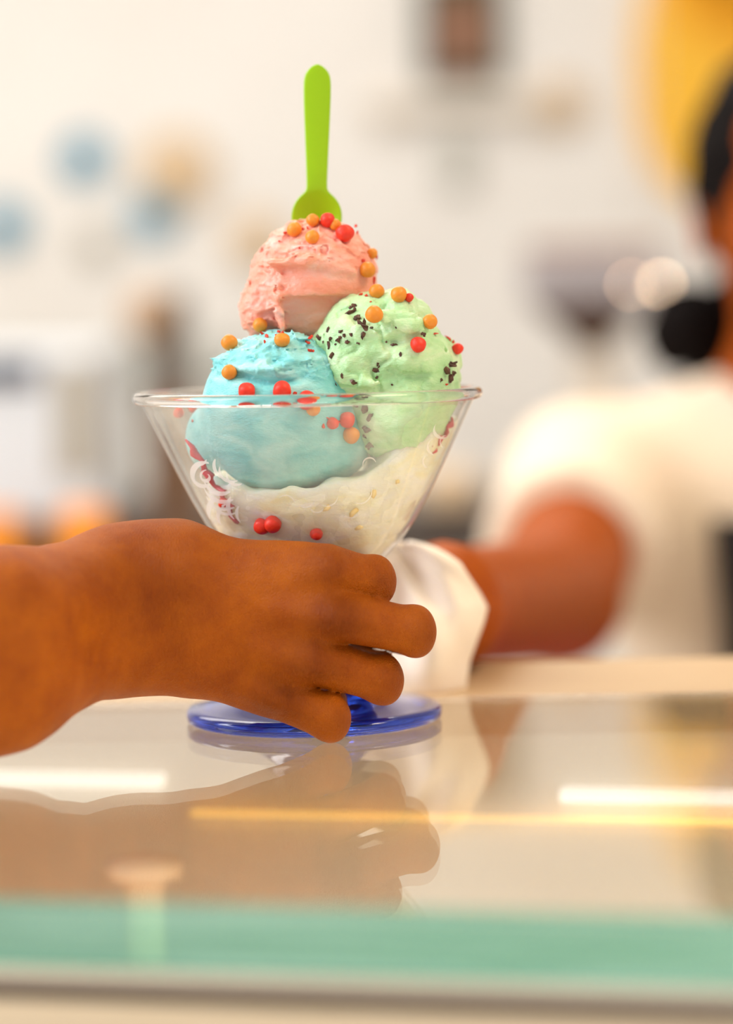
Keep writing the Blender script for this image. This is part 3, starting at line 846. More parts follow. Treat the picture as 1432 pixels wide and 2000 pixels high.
# ------------------------------------------------------------------ customer's hand and forearm
def skinmat(name, c1, c2, wr=1.0, sc=0.003, sp=.20, ss=.12):
    m = bpy.data.materials.new(name); m.use_nodes = True
    nt = m.node_tree; b = nt.nodes['Principled BSDF']
    tc = nt.nodes.new('ShaderNodeTexCoord')
    n = nt.nodes.new('ShaderNodeTexNoise'); n.inputs['Scale'].default_value = 60; n.inputs['Detail'].default_value = 12; n.inputs['Roughness'].default_value = .68
    nt.links.new(tc.outputs['Object'], n.inputs['Vector'])
    r = nt.nodes.new('ShaderNodeValToRGB'); e = r.color_ramp.elements
    e[0].position = .35; e[0].color = lin(c1); e[1].position = .68; e[1].color = lin(c2)
    nt.links.new(n.outputs['Fac'], r.inputs['Fac'])
    # darker pigment plus painted shade at finger joints and wrist (vertex attribute)
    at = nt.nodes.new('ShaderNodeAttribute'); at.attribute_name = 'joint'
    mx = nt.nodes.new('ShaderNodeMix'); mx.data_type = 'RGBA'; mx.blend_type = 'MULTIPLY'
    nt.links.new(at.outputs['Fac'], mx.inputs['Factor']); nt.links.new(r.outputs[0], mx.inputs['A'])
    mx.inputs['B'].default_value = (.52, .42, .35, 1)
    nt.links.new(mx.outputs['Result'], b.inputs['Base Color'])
    b.inputs['Roughness'].default_value = .5
    b.inputs['Specular IOR Level'].default_value = sp
    b.inputs['Subsurface Weight'].default_value = ss
    b.inputs['Subsurface Radius'].default_value = (1, .35, .15); b.inputs['Subsurface Scale'].default_value = sc
    # pores, fine vertical lines, stronger creases at the joints
    v = nt.nodes.new('ShaderNodeTexVoronoi'); v.inputs['Scale'].default_value = 1250; v.feature = 'DISTANCE_TO_EDGE'
    mp = nt.nodes.new('ShaderNodeMapping'); mp.inputs['Scale'].default_value = (1.6, 1, .75); mp.inputs['Rotation'].default_value = (0, .35, 0)
    nt.links.new(tc.outputs['Object'], mp.inputs[0]); nt.links.new(mp.outputs[0], v.inputs['Vector'])
    n2 = nt.nodes.new('ShaderNodeTexNoise'); n2.inputs['Scale'].default_value = 1; n2.inputs['Detail'].default_value = 4; n2.inputs['Distortion'].default_value = .6
    mp2 = nt.nodes.new('ShaderNodeMapping'); mp2.inputs['Scale'].default_value = (1500, 900, 380); mp2.inputs['Rotation'].default_value = (0, .3, 0)
    nt.links.new(tc.outputs['Object'], mp2.inputs[0]); nt.links.new(mp2.outputs[0], n2.inputs['Vector'])
    j = nt.nodes.new('ShaderNodeMath'); j.operation = 'MULTIPLY_ADD'; j.inputs[1].default_value = 3.2; j.inputs[2].default_value = .5
    nt.links.new(at.outputs['Fac'], j.inputs[0])
    q = nt.nodes.new('ShaderNodeMath'); q.operation = 'MULTIPLY'; nt.links.new(n2.outputs['Fac'], q.inputs[0]); nt.links.new(j.outputs[0], q.inputs[1])
    s = nt.nodes.new('ShaderNodeMath'); s.operation = 'ADD'; nt.links.new(q.outputs[0], s.inputs[0]); nt.links.new(v.outputs['Distance'], s.inputs[1])
    bp = nt.nodes.new('ShaderNodeBump'); bp.inputs['Strength'].default_value = .55 * wr; bp.inputs['Distance'].default_value = .0012
    nt.links.new(s.outputs[0], bp.inputs['Height']); nt.links.new(bp.outputs[0], b.inputs['Normal'])
    return m
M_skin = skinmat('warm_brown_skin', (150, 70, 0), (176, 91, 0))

HY = -.053
def build_hand():
    J = {}
    g = lambda x, y, Y: V(P(x, y, Y))
    mcp = {'i': g(640, 1113, HY - .001), 'm': g(655, 1200, HY - .003), 'r': g(612, 1287, HY - .002), 'p': g(553, 1362, HY - .001)}
    pip = {'i': g(727, 1133, HY + .008), 'm': g(806, 1234, HY + .002), 'r': g(742, 1326, HY + .003), 'p': g(641, 1402, HY - .002)}
    dip = {'i': g(706, 1136, -.012), 'm': g(790, 1236, -.020), 'r': g(738, 1312, -.022), 'p': g(640, 1372, -.028)}
    tip = {'i': g(655, 1136, .014), 'm': g(700, 1222, .008), 'r': g(690, 1290, .002), 'p': g(622, 1345, -.016)}
    car = {'i': g(320, 1112, HY + .002), 'm': g(300, 1160, HY - .001), 'r': g(300, 1215, HY - .001), 'p': g(310, 1268, HY + .002)}
    rm = {'i': (.0122, .0102), 'm': (.0130, .0112), 'r': (.0128, .0106), 'p': (.0110, .0094)}
    rf = {'i': (.0094, .0080, .0072, .0066), 'm': (.0094, .0082, .0074, .0066), 'r': (.0092, .0081, .0072, .0064), 'p': (.0086, .0077, .0064, .0056)}
    th = [g(345, 1092, HY + .010), g(440, 1120, -.020), g(500, 1142, .006), g(560, 1150, .022)]
    wr1 = g(235, 1135, HY + .000); wr2 = g(235, 1248, HY + .000)
    fa1 = g(0, 1205, HY - .050); fa2 = g(0, 1335, HY - .050)
    fb1 = V(P(-1250, 1500, -.24)); fb2 = V(P(-1250, 1660, -.24))
    def fn(p):
        d = None
        for k in 'imrp':
            c = f_cap(p, car[k], car[k] * .16 + mcp[k] * .84, *rm[k])
            d = c if d is None else smin(d, c, .012)
        # carpus and the two bones of the wrist
        d = smin(d, f_cap(p, wr1, g(345, 1112, HY), .0175, .0150), .012)
        d = smin(d, f_cap(p, wr2, g(350, 1262, HY), .0170, .0150), .012)
        d = smin(d, f_cap(p, th[0], th[1], .0128, .0118), .008)
        a = smin(f_cap(p, fa1, wr1, .0215, .0175), f_cap(p, fa2, wr2, .0215, .0160), .014)
        b = smin(f_cap(p, fb1, fa1, .034, .0215), f_cap(p, fb2, fa2, .034, .0215), .02)
        d = smin(d, smin(a, b, .012), .014)
        d = smin(d, f_cap(p, th[1], th[2], .0112, .0100), .005)
        d = smin(d, f_cap(p, th[2], th[3], .0098, .0082), .004)
        fing = None
        for k in 'imrp':
            r = rf[k]
            c = f_cap(p, mcp[k], pip[k], r[0], r[1])
            c = smin(c, f_cap(p, pip[k], dip[k], r[1], r[2]), .0025)
            c = smin(c, f_cap(p, dip[k], tip[k], r[2], r[3]), .0025)
            c = smin(c, f_cap(p, pip[k] + V((.0014, -.0012, .0038)), pip[k] + V((.0016, -.0010, -.0038)), r[1] - .0029, r[1] - .0029), .003)
            fing = c if fing is None else smin(fing, c, .0010)
        d = smin(d, fing, .0035)
        # knuckle heads rise, hollows between them sink
        for k in 'imr':
            d = smin(d, f_ell(p, mcp[k] + V((-.003, -.0065, .000)), (.008, .0050, .0065)), .006)
        for a_, b_ in (('i', 'm'), ('m', 'r'), ('r', 'p')):
            mid = (mcp[a_] + mcp[b_]) / 2 + V((.005, -.0115, 0))
            d = smax(d, -f_cap(p, mid, mid + V((.012, -.001, -.002)), .0012, .0030), .007)
        # tendon ridges
        for k in 'mrp':
            s = car[k] * .35 + mcp[k] * .65
            d = smin(d, f_cap(p, s + V((0, -.0095, 0)), mcp[k] + V((-.002, -.0090, 0)), .0018, .0022), .006)
        d = d - fbm(p, 60, 2, 5) * .0006
        return d
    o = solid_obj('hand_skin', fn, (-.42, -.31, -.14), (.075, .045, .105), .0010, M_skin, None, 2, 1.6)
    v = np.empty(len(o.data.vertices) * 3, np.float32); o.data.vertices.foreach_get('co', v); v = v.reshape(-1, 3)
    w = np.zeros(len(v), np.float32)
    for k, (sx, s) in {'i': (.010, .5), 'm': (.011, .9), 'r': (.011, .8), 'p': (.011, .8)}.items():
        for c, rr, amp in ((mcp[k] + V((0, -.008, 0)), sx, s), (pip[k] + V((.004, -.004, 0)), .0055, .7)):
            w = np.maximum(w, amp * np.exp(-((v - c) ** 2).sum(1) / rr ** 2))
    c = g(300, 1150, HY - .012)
    w = np.maximum(w, .55 * np.exp(-((v - c) ** 2 / V((.018, .03, .022)) ** 2).sum(1)))  # wrist patch: pigment and shade of the hollow, both in the colour
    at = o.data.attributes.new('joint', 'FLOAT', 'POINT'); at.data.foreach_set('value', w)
    # nails of the curled fingers
    return o, tip, dip
root = empty('person', (0, 0, 0), "customer's brown hand and forearm reaching in from the left, fingers around the stem", 'person')
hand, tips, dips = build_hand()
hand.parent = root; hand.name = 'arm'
M_nail = mat('fingernail', (214, 150, 120), .25, coat=.4)
for k in 'imrp':
    t = Vector(tips[k].tolist()); d0 = Vector(dips[k].tolist()); ax = (t - d0).normalized()
    out = Vector((1, .8, 0)); out = (out - ax * out.dot(ax)).normalized()
    bm = bmesh.new(); ball(bm, (0, 0, 0), 1, 2)
    side = ax.cross(out)
    for v in bm.verts:
        q = v.co.copy(); v.co = t + out * .0052 + ax * (q.x * .0052 + .001) + side * q.y * .0046 + out * q.z * .0014
    from_bm('fingernail', bm, M_nail, root, True)

# ------------------------------------------------------------------ paper napkin behind the glass
M_nap = mat('white_paper_napkin', (255, 244, 232), .8, (252, 238, 222), 20, .25, 700, sss=.0)
def build_napkin():
    # silhouette by rows: (py, left px, right px)
    rows = [(1058, 770, 800), (1066, 750, 838), (1080, 725, 868), (1100, 700, 898), (1130, 690, 918), (1160, 682, 938), (1186, 676, 951), (1215, 672, 944), (1250, 668, 931), (1290, 662, 917), (1330, 658, 911), (1370, 655, 909), (1398, 652, 912)]
    NU = 60; bm = bmesh.new(); G = []
    base = P(800, 1395, .07)
    ys = np.array([r[0] for r in rows], float)
    for j in range(56):
        y = 1058 + (1398 - 1058) * (j / 55)
        xl = np.interp(y, ys, [r[1] for r in rows]); xr = np.interp(y, ys, [r[2] for r in rows])
        L = []
        for i in range(NU + 1):
            u = i / NU; x = xl + (xr - xl) * u
            ang = math.atan2(y - 1040, x - 740); rr_ = math.hypot(x - 740, y - 1040)
            fold = .0028 * math.sin(ang * 9 + rr_ * .006) * min(1, rr_ / 90) + .0016 * math.sin(ang * 17 - rr_ * .013 + 1) + .004
            Y = .060 + fold + .020 * (u - .55) ** 2 + .006 * math.sin(u * 7 + y * .01)
            if u > .8: Y += .02 * (u - .8)
            L.append(bm.verts.new(P(x, y, Y) - base))
        G.append(L)
    for a, b in zip(G, G[1:]):
        for i in range(NU): bm.faces.new((a[i], a[i + 1], b[i + 1], b[i]))
    o = from_bm('napkin', bm, M_nap, None, True); o.location = base
    md = o.modifiers.new('t', 'SOLIDIFY'); md.thickness = .0006
    tag(o, 'folded white paper napkin held up behind the stem of the sundae glass', 'napkin')
build_napkin()

# ------------------------------------------------------------------ server behind the counter
M_skin2 = skinmat('server_skin', (156, 68, 0), (170, 80, 2), .3, .004, .10, 0)
M_shirt = mat('white_polo_fabric', (244, 226, 204), .85, (238, 220, 196), 20, .2, 500)
M_hair = mat('black_hair', (14, 10, 10), .8, (22, 16, 15), 200, .3, 250, spec=.1)
M_black = mat('black_cloth', (24, 20, 24), .8, (34, 28, 32), 50)
M_mag = mat('magenta_apron', (214, 10, 84), .8, (206, 8, 78), 30)
M_eye = mat('eye_white', (236, 230, 224), .2); M_iris = mat('dark_iris', (40, 22, 14), .2); M_lip = mat('lips', (176, 82, 70), .4)
M_jean = mat('dark_trousers', (40, 44, 58), .8, (48, 52, 66), 60); M_shoe = mat('black_shoe', (24, 24, 26), .4)
HC = P(1582, 392, .92)                       # centre of the head
server = empty('person', (HC.x, .95, FZ), 'server in white shirt and magenta apron reaching over from behind the counter', 'person')
so = tuple(server.location)
def spart(name, fn, lo, hi, res, m, relax=2, pad=1.6):
    return solid_obj(name, fn, lo, hi, res, m, server, relax, pad, off=so)
cx, hz = HC.x, HC.z
SH = P(1150, 965, .92); EL = P(1085, 1168, .63); WR = P(868, 1185, .125)
SH, EL, WR = V(SH), V(EL), V(WR)
SH2 = V((2 * cx - SH[0], .93, SH[2])); EL2 = SH2 + V((.06, -.03, -.29)); WR2 = EL2 + V((-.04, -.16, -.16))
NB = V((cx, .955, hz - .155))
tz = float(NB[2])
def body(p):
    d = f_ell(p, (cx, .925, hz + .015), (.073, .092, .098))              # skull
    d = smin(d, f_ell(p, (cx, .885, hz - .045), (.056, .066, .066)), .03)   # face
    d = smin(d, f_ell(p, (cx, .855, hz - .088), (.026, .026, .020)), .02)   # chin
    d = smin(d, f_cap(p, (cx, .826, hz - .012), (cx, .806, hz - .042), .007, .012), .008)  # nose
    for s in (-1, 1):
        d = smax(d, -f_ell(p, (cx + s * .031, .818, hz + .004), (.019, .012, .012)), .012)
        d = smin(d, f_ell(p, (cx + s * .030, .842, hz + .004), (.015, .012, .010)), .003)
        d = smin(d, f_ell(p, (cx + s * .076, .925, hz - .012), (.007, .016, .030)), .005)   # ears
        d = smin(d, f_ell(p, (cx + s * .040, .850, hz - .035), (.022, .020, .020)), .02)   # cheeks
    d = smin(d, f_cap(p, (cx, .819, hz - .060), (cx, .819, hz - .060), .010, .010, (.45, 1, 1.5)), .006)
    d = smin(d, f_cap(p, (cx, .94, hz - .06), NB, .048, .052), .02)
    d = smin(d, f_ell(p, (cx, .96, tz - .10), (.15, .085, .13)), .05)
    d = smin(d, f_ell(p, (cx, .96, tz - .33), (.125, .085, .18)), .06)
    d = smin(d, f_ell(p, (cx, .97, tz - .52), (.155, .10, .13)), .06)
    for s, e, w in ((SH, EL, WR), (SH2, EL2, WR2)):
        d = smin(d, f_cap(p, NB + V((0, 0, -.03)), s, .045, .048), .04)
        d = smin(d, f_cap(p, s, e, .048, .040), .02)
        d = smin(d, f_cap(p, e, w, .039, .024), .012)
    # hand behind the napkin, fingers around the bottom of the bowl
    pw = WR; pk = V((.048, .092, .032))
    d = smin(d, f_cap(p, pw, pk, .021, .016, (1, 1, .8)), .012)
    for k, (z, y0) in enumerate([(.050, .088), (.038, .086), (.027, .087), (.016, .091)]):
        a = V((.042, y0, z)); b = V((.012, .090, z + .001)); c = V((-.012, .083, z + .001))
        f = smin(f_cap(p, pk + V((0, 0, (z - .033) * .7)), a, .010, .0088), smin(f_cap(p, a, b, .0085, .0076), f_cap(p, b, c, .0076, .0066), .002), .002)
        d = smin(d, f, .002)
    t0 = pk + V((0, 0, .008))
    d = smin(d, smin(f_cap(p, t0, (.040, .100, .048), .010, .009), f_cap(p, (.040, .100, .048), (.020, .094, .052), .0095, .0075), .003), .005)
    # left hand hangs at the side of the apron
    h2 = WR2 + V((-.02, -.06, -.02))
    d = smin(d, f_cap(p, WR2, h2, .024, .020), .012)
    for k in range(4):
        a = h2 + V((-.022 + .013 * k, -.012, -.004)); b = a + V((-.002, -.028, -.014)); c = b + V((-.002, -.010, -.022))
        d = smin(d, smin(f_cap(p, a, b, .0085, .0075), f_cap(p, b, c, .0075, .0065), .002), .002)
    d = smin(d, smin(f_cap(p, h2 + V((-.02, .02, 0)), h2 + V((-.045, .0, -.01)), .010, .009), f_cap(p, h2 + V((-.045, .0, -.01)), h2 + V((-.052, -.025, -.02)), .009, .007), .003), .004)
    # legs down to the ankles
    for s in (-1, 1):
        d = smin(d, f_cap(p, (cx + s * .08, .97, tz - .60), (cx + s * .085, .96, -.80), .078, .052), .03)
        d = smin(d, f_cap(p, (cx + s * .085, .96, -.80), (cx + s * .085, .98, FZ + .07), .050, .032), .02)
    return d
spart('body', body, (-.06, .05, FZ), (.66, 1.10, hz + .14), .0042, M_skin2)
def arms(p, t0, t1, r):
    out = None
    for s, e in ((SH, EL), (SH2, EL2)):
        q = s + (e - s) * t1
        c = f_cap(p, s, q, .055, r)
        out = c if out is None else np.minimum(out, c)
    return out
def shirt(p):
    d = smin(f_ell(p, (cx, .96, tz - .10), (.160, .094, .135)), f_ell(p, (cx, .96, tz - .33), (.138, .097, .19)), .06)
    d = smin(d, f_ell(p, (cx, .97, tz - .50), (.164, .110, .13)), .06)
    for s, e in ((SH, EL), (SH2, EL2)):
        d = smin(d, f_cap(p, NB + V((0, 0, -.035)), s, .054, .060), .05)
        d = smin(d, f_cap(p, s, s + (e - s) * .66, .060, .060), .025)
        n = (e - s) / np.linalg.norm(e - s)
        cutp = (p - (s + (e - s) * .62)) @ n
        near = f_cap(p, s + (e - s) * .62, s + (e - s) * 1.0, .075, .075)
        d = smax(d, np.minimum(cutp, .05) * 1.0 - np.where(near > 0, 1.0, 0.0), .003)
    d = d + .003 * fbm(p * V((1, 1, .5)), 26, 2, 88) + .002 * np.sin(p[:, 0] * 90 + p[:, 2] * 60) * np.clip((tz - .15 - p[:, 2]) * 8, 0, 1)
    d = smax(d, -f_cap(p, (cx, .94, tz - .02), (cx, .94, tz + .06), .053, .062), .004)
    d = smax(d, (tz - .56) - p[:, 2], .004)
    return d
shirt_o = spart('shirt', shirt, (-.02, .52, tz - .60), (.66, 1.12, tz + .03), .0046, M_shirt)
def collar(p):
    r = np.sqrt(((p[:, 0] - cx) / .066) ** 2 + ((p[:, 1] - .95) / .064) ** 2)
    zc = tz + .008 - .35 * np.clip(.95 - p[:, 1], 0, 1) * .6
    return np.maximum(np.abs(r - 1) * .062 - .005, np.abs(p[:, 2] - zc) - .020)
spart('collar', collar, (cx - .09, .86, tz - .05), (cx + .09, 1.04, tz + .05), .003, M_shirt)
def hair(p):
    d = f_ell(p, (cx, .940, hz + .022), (.085, .098, .100))
    face = f_ell(p, (cx, .800, hz - .036), (.066, .095, .118))
    d = smax(d, -face, .01)
    d = smax(d, (hz - .07) - p[:, 2] - (p[:, 1] - .93) * .5, .02)
    pt = P(1336, 642, 1.02)
    d = smin(d, f_ell(p, V(pt), (.030, .030, .034)), .006)
    d = smin(d, f_ell(p, V(pt) + V((.03, .015, -.025)), (.030, .028, .030)), .008)
    d = smin(d, f_cap(p, (cx, 1.03, hz - .02), V(pt) + V((.02, .01, 0)), .022, .018), .02)
    return d - fbm(p, 60, 3, 11) * .006
spart('hair', hair, (.18, .78, hz - .22), (cx + .11, 1.12, hz + .15), .0035, M_hair)
def apron(p):
    d = smin(f_ell(p, (cx, .96, tz - .33), (.146, .105, .19)), f_ell(p, (cx, .97, tz - .55), (.176, .122, .22)), .06)
    return smax(smax(d, p[:, 2] - (P(1400, 1225, .85).z), .003), np.maximum(p[:, 1] - 1.0, (tz - .85) - p[:, 2]), .003)
spart('apron', apron, (cx - .2, .82, tz - .87), (cx + .2, 1.03, P(1400, 1225, .85).z + .02), .004, M_mag)
bm = bmesh.new()
for s in (-1, 1):
    top = Vector((cx + s * .058, .905, tz - .045)); 
    pts = [Vector((cx + s * .060, .93, tz + .0)), Vector((cx + s * .057, .868, tz - .07)), Vector((cx + s * .052, .855, tz - .14)), Vector((cx + s * .050, .852, tz - .22)), Vector((cx + s * .048, .852, P(1400, 1232, .85).z - .01))]
    L = []
    for p_ in pts:
        q = p_ - Vector(so)
        L.append([bm.verts.new(q + Vector((-.022, 0, 0))), bm.verts.new(q + Vector((.022, 0, 0))), bm.verts.new(q + Vector((.022, .01, 0))), bm.verts.new(q + Vector((-.022, .01, 0)))])
    for a, b in zip(L, L[1:]):
        for k in range(4): bm.faces.new((a[k], a[(k + 1) % 4], b[(k + 1) % 4], b[k]))
    bm.faces.new(L[0]); bm.faces.new(L[-1])
from_bm('apron_strap', bm, M_black, server)
def trousers(p):
    d = f_ell(p, (cx, .97, tz - .60), (.170, .115, .12))
    for s in (-1, 1):
        d = smin(d, f_cap(p, (cx + s * .08, .97, tz - .62), (cx + s * .085, .965, -.80), .088, .064), .03)
        d = smin(d, f_cap(p, (cx + s * .085, .965, -.80), (cx + s * .085, .98, FZ + .09), .062, .052), .02)
    return smax(smax(d, p[:, 2] - (tz - .54), .003), (FZ + .07) - p[:, 2], .003)
spart('trousers', trousers, (cx - .2, .83, FZ), (cx + .2, 1.12, tz - .5), .006, M_jean)
for s in (-1, 1):
    def shoe(p, s=s):
        d = smin(f_ell(p, (cx + s * .088, .90, FZ + .028), (.045, .10, .032)), f_ell(p, (cx + s * .085, .98, FZ + .045), (.040, .055, .048)), .02)
        return smax(d, (FZ + .002) - p[:, 2], .004)
    spart('shoe', shoe, (cx + s * .088 - .06, .78, FZ - .01), (cx + s * .088 + .06, 1.06, FZ + .12), .005, M_shoe)
for s in (-1, 1):
    bm = bmesh.new(); c = Vector((cx + s * .030, .838, hz + .004)) - Vector(so); ball(bm, c, .0122, 3)
    e = from_bm('eye', bm, M_eye, server, True)
    bm = bmesh.new(); ball(bm, c + Vector((0, -.0095, 0)), .0052, 2, (1, .6, 1)); from_bm('iris', bm, M_iris, e, True)
    bm = bmesh.new(); tube(bm, [Vector((cx + s * x, .822 + (x - .03) ** 2 * 8, hz + z)) - Vector(so) for x, z in ((.014, .022), (.024, .027), (.036, .028), (.047, .022))], [.0018, .003, .003, .0015], 8)
    from_bm('eyebrow', bm, M_hair, server, True)
bm = bmesh.new(); tube(bm, [Vector((cx + x, .8095 + x * x * 12, hz - .062 + abs(x) * .06)) - Vector(so) for x in (-.024, -.014, 0, .014, .024)], [.001, .0042, .005, .0042, .001], 10)
from_bm('lips', bm, M_lip, server, True)

# ------------------------------------------------------------------ the shop behind (far out of focus)
def wpos(px, py, Y): return P(px, py, Y)
def centred_box(name, px, py, Y, w, d, h, m, label, cat, bev=.004, group=None, kids=()):
    c = wpos(px, py, Y)
    bm = bmesh.new(); box(bm, -w / 2, w / 2, -d / 2, d / 2, -h / 2, h / 2, bev)
    root = empty(name, c, label, cat, group)
    from_bm('body', bm, m, root)
    for (kn, bx_, km) in kids:
        bm = bmesh.new(); box(bm, *bx_, .001); from_bm(kn, bm, km, root)
    return root
M_dgreen = mat('dark_green_frame', (44, 52, 24), .5); M_photo = mat('picture_print', (150, 112, 84), .5, (176, 118, 96), 14)
M_shelf = mat('shelf_laminate', (238, 226, 210), .5); M_grey = mat('grey_plastic', (176, 170, 156), .5)
M_bluep = mat('blue_glaze', (20, 142, 180), .6); M_tan = mat('tan_clay', (224, 196, 160), .6); M_bone = mat('white_glaze', (240, 238, 234), .3)
M_cab = mat('cabinet_paint', (226, 226, 222), .5, (220, 220, 216), 4); M_cabtop = mat('worktop_grey', (196, 198, 192), .4)
M_brown = mat('brown_wood', (122, 92, 68), .5, (104, 76, 54), 12); M_dark = mat('dark_plastic', (70, 62, 58), .4)
M_orange = mat('orange_seat', (240, 150, 44), .5); M_navy = mat('navy_fabric', (52, 62, 84), .8); M_whiteapp = mat('white_appliance', (226, 232, 240), .3)
M_yel1 = mat('yellow_sign_deep', (244, 166, 0), .5); M_yel2 = mat('yellow_sign_pale', (255, 196, 56), .5); M_bronze = mat('dark_brown_glaze', (84, 58, 44), .45)
M_bulb = mat('lamp_bulb', (255, 240, 220), .4, emit=(255, 214, 170), estr=22)

# framed picture
c = wpos(902, 52, BY - .02); fr = empty('picture', c, 'small dark-framed picture hanging on the white wall above the shelf', 'picture')
bm = bmesh.new()
w, h = .075, .10
for b in ((-w, w, h - .025, h), (-w, w, -h, -h + .025), (-w, -w + .035, -h + .0255, h - .0255), (w - .035, w, -h + .0255, h - .0255)): box(bm, b[0], b[1], -.012, .018, b[2], b[3], .002)
from_bm('frame', bm, M_dgreen, fr)
bm = bmesh.new(); box(bm, -w + .03, w - .03, .004, .0139, -h + .02, h - .02); from_bm('print', bm, M_photo, fr)
# shelf with brackets
c = wpos(900, 195, BY - .14); sh = empty('wall_shelf', c, 'pale wall shelf under the dark-framed picture', 'shelf')
bm = bmesh.new(); box(bm, -.17, .17, .09, .139, -.010, .010, .004); from_bm('board', bm, M_shelf, sh)
for x in (-.14, .14):
    bm = bmesh.new(); box(bm, x - .012, x + .012, .10, .139, -.025, -.0105, .002); box(bm, x - .012, x + .012, .125, .139, -.06, -.0255, .002); from_bm('bracket', bm, M_shelf, sh)
centred_box('wall_socket', 893, 315, BY - .012, .055, .022, .10, M_grey, 'grey wall box below the pale shelf', 'wall box', .006, None, (('cover', (-.022, .022, -.015, -.0115, -.04, .04), M_cabtop),))
# plates on the wall
def plate(px, py, r, m, m2, label, group):
    c = wpos(px, py, BY - .012); o = empty('wall_plate', c, label, 'plate', group)
    mt = Matrix.Rotation(R(90), 4, 'X')
    bm = bmesh.new(); lathe(bm, [(0, .002), (r * .6, .003), (r, .010), (r, .007), (r * .6, -.002), (r * .3, -.008), (0, -.008)], 40, mtx=mt); from_bm('dish', bm, m, o, True)
    bm = bmesh.new(); lathe(bm, [(0, .0035), (r * .45, .0045), (r * .45, .0030), (0, .0025)], 32, mtx=mt); from_bm('centre_glaze', bm, m2, o, True)
plate(165, 310, .041, M_bluep, M_bluep, 'blue wall plate highest of the three blue ones', 'blue plates on the wall')
plate(300, 420, .041, M_bluep, M_bluep, 'blue wall plate nearest to the sundae', 'blue plates on the wall')
plate(8, 442, .041, M_bluep, M_bluep, 'blue wall plate cut by the left picture edge', 'blue plates on the wall')
plate(345, 335, .07, M_tan, M_tan, 'pale tan wall plate between the blue ones', 'tan plates on the wall')
plate(500, 470, .05, M_tan, M_tan, 'tan wall plate half behind the pink scoop', 'tan plates on the wall')
plate(190, 480, .03, M_grey, M_grey, 'small grey wall plate below the blue ones', 'grey plate on the wall')
plate(1095, 205, .045, M_tan, M_tan, 'tan wall plate right of the pale shelf', 'tan plates on the wall')
# yellow sign
c = wpos(1480, 60, BY - .03); sg = empty('wall_sign', c, 'large yellow rounded sign on the wall beside the server', 'sign')
def poly_prism(name, pts, y0, y1, m, parent):
    bm = bmesh.new()
    a = [bm.verts.new((x, y0, z)) for x, z in pts]; b = [bm.verts.new((x, y1, z)) for x, z in pts]
    bm.faces.new(a); bm.faces.new(b[::-1])
    for i in range(len(pts)): bm.faces.new((a[i], a[i - 1], b[i - 1], b[i]))
    return from_bm(name, bm, m, parent)
def rel(px, py): p = wpos(px, py, BY - .03) - c; return (p.x, p.z)
ppts = [rel(*q) for q in [(1330, -215), (1290, -120), (1262, -20), (1246, 80), (1250, 240), (1280, 330), (1335, 385), (1400, 410), (1600, 410), (1700, 380), (1700, -215)]]
poly_prism('backing', ppts, -.0, .029, M_yel2, sg)
top = [rel(1500 + 190 * math.cos(a), -40 + 130 * math.sin(a)) for a in [math.pi * 2 * i / 40 for i in range(40)]]
poly_prism('disc', top, -.012, -.0005, M_yel1, sg)
centred_box('reflected_box', 1425, -125, BY - .09, .10, .09, .12, M_dark, 'black speaker added out of view over the yellow sign for its counter reflection', 'cuboid', .006, None, (('front_plate', (-.04, .04, -.050, -.0455, -.05, .05), M_black),))  # unseen black box, added to give a dark reflection in the counter

# left back: worktop and cabinet with appliances
c0 = wpos(-250, 600, 3.2); c1 = wpos(430, 600, 3.2)
cab = empty('cabinet', ((c0.x + c1.x) / 2, 3.45, FZ), 'long pale cabinet unit against the wall at left', 'cabinet')
wdt = (c1.x - c0.x) / 2; zt = c0.z - FZ
bm = bmesh.new(); box(bm, -wdt, wdt, -.24, .24, .08, zt - .12, .005); from_bm('body', bm, M_cab, cab)
bm = bmesh.new(); box(bm, -wdt - .02, wdt + .02, -.27, .26, zt - .1195, zt - .06, .004); from_bm('top_board', bm, M_cabtop, cab)
for k in range(3):
    x0 = -wdt + .01 + k * (2 * wdt - .02) / 3; x1 = x0 + (2 * wdt - .02) / 3 - .008
    bm = bmesh.new(); box(bm, x0, x1, -.258, -.2405, .1, zt - .14, .003); dd = from_bm('door', bm, M_cab, cab)
    bm = bmesh.new(); box(bm, x1 - .03, x1 - .02, -.275, -.2585, zt * .5, zt * .5 + .12, .002); from_bm('handle', bm, M_steel, dd)
# low counter behind
cb = wpos(860, 1040, 2.0)
lc = empty('back_counter', (-.1, 2.25, FZ), 'low back counter with a dark grey top behind the server', 'counter')
zt2 = cb.z - FZ + .02
bm = bmesh.new(); box(bm, -1.1, 1.1, -.22, .22, .0, zt2 - .05, .004); from_bm('body', bm, M_cab, lc)
bm = bmesh.new(); box(bm, -1.12, 1.12, -.25, .24, zt2 - .0495, zt2, .003); from_bm('worktop', bm, M_dark, lc)
def on_counter(px, Y=2.15):
    p = P(px, 1000, Y); return Vector((p.x, Y, FZ + zt2))
# white appliance with dark window
b = on_counter(60); a = empty('microwave_oven', b, 'white appliance with a dark window on the back counter at left', 'appliance')
bm = bmesh.new(); box(bm, -.20, .105, -.14, .14, .0, .20, .01); from_bm('body', bm, M_whiteapp, a)
bm = bmesh.new(); box(bm, -.17, .03, -.148, -.1405, .155, .185, .002); from_bm('window', bm, M_navy, a)
bm = bmesh.new(); box(bm, .05, .09, -.148, -.1405, .05, .18, .002); from_bm('control_panel', bm, M_grey, a)
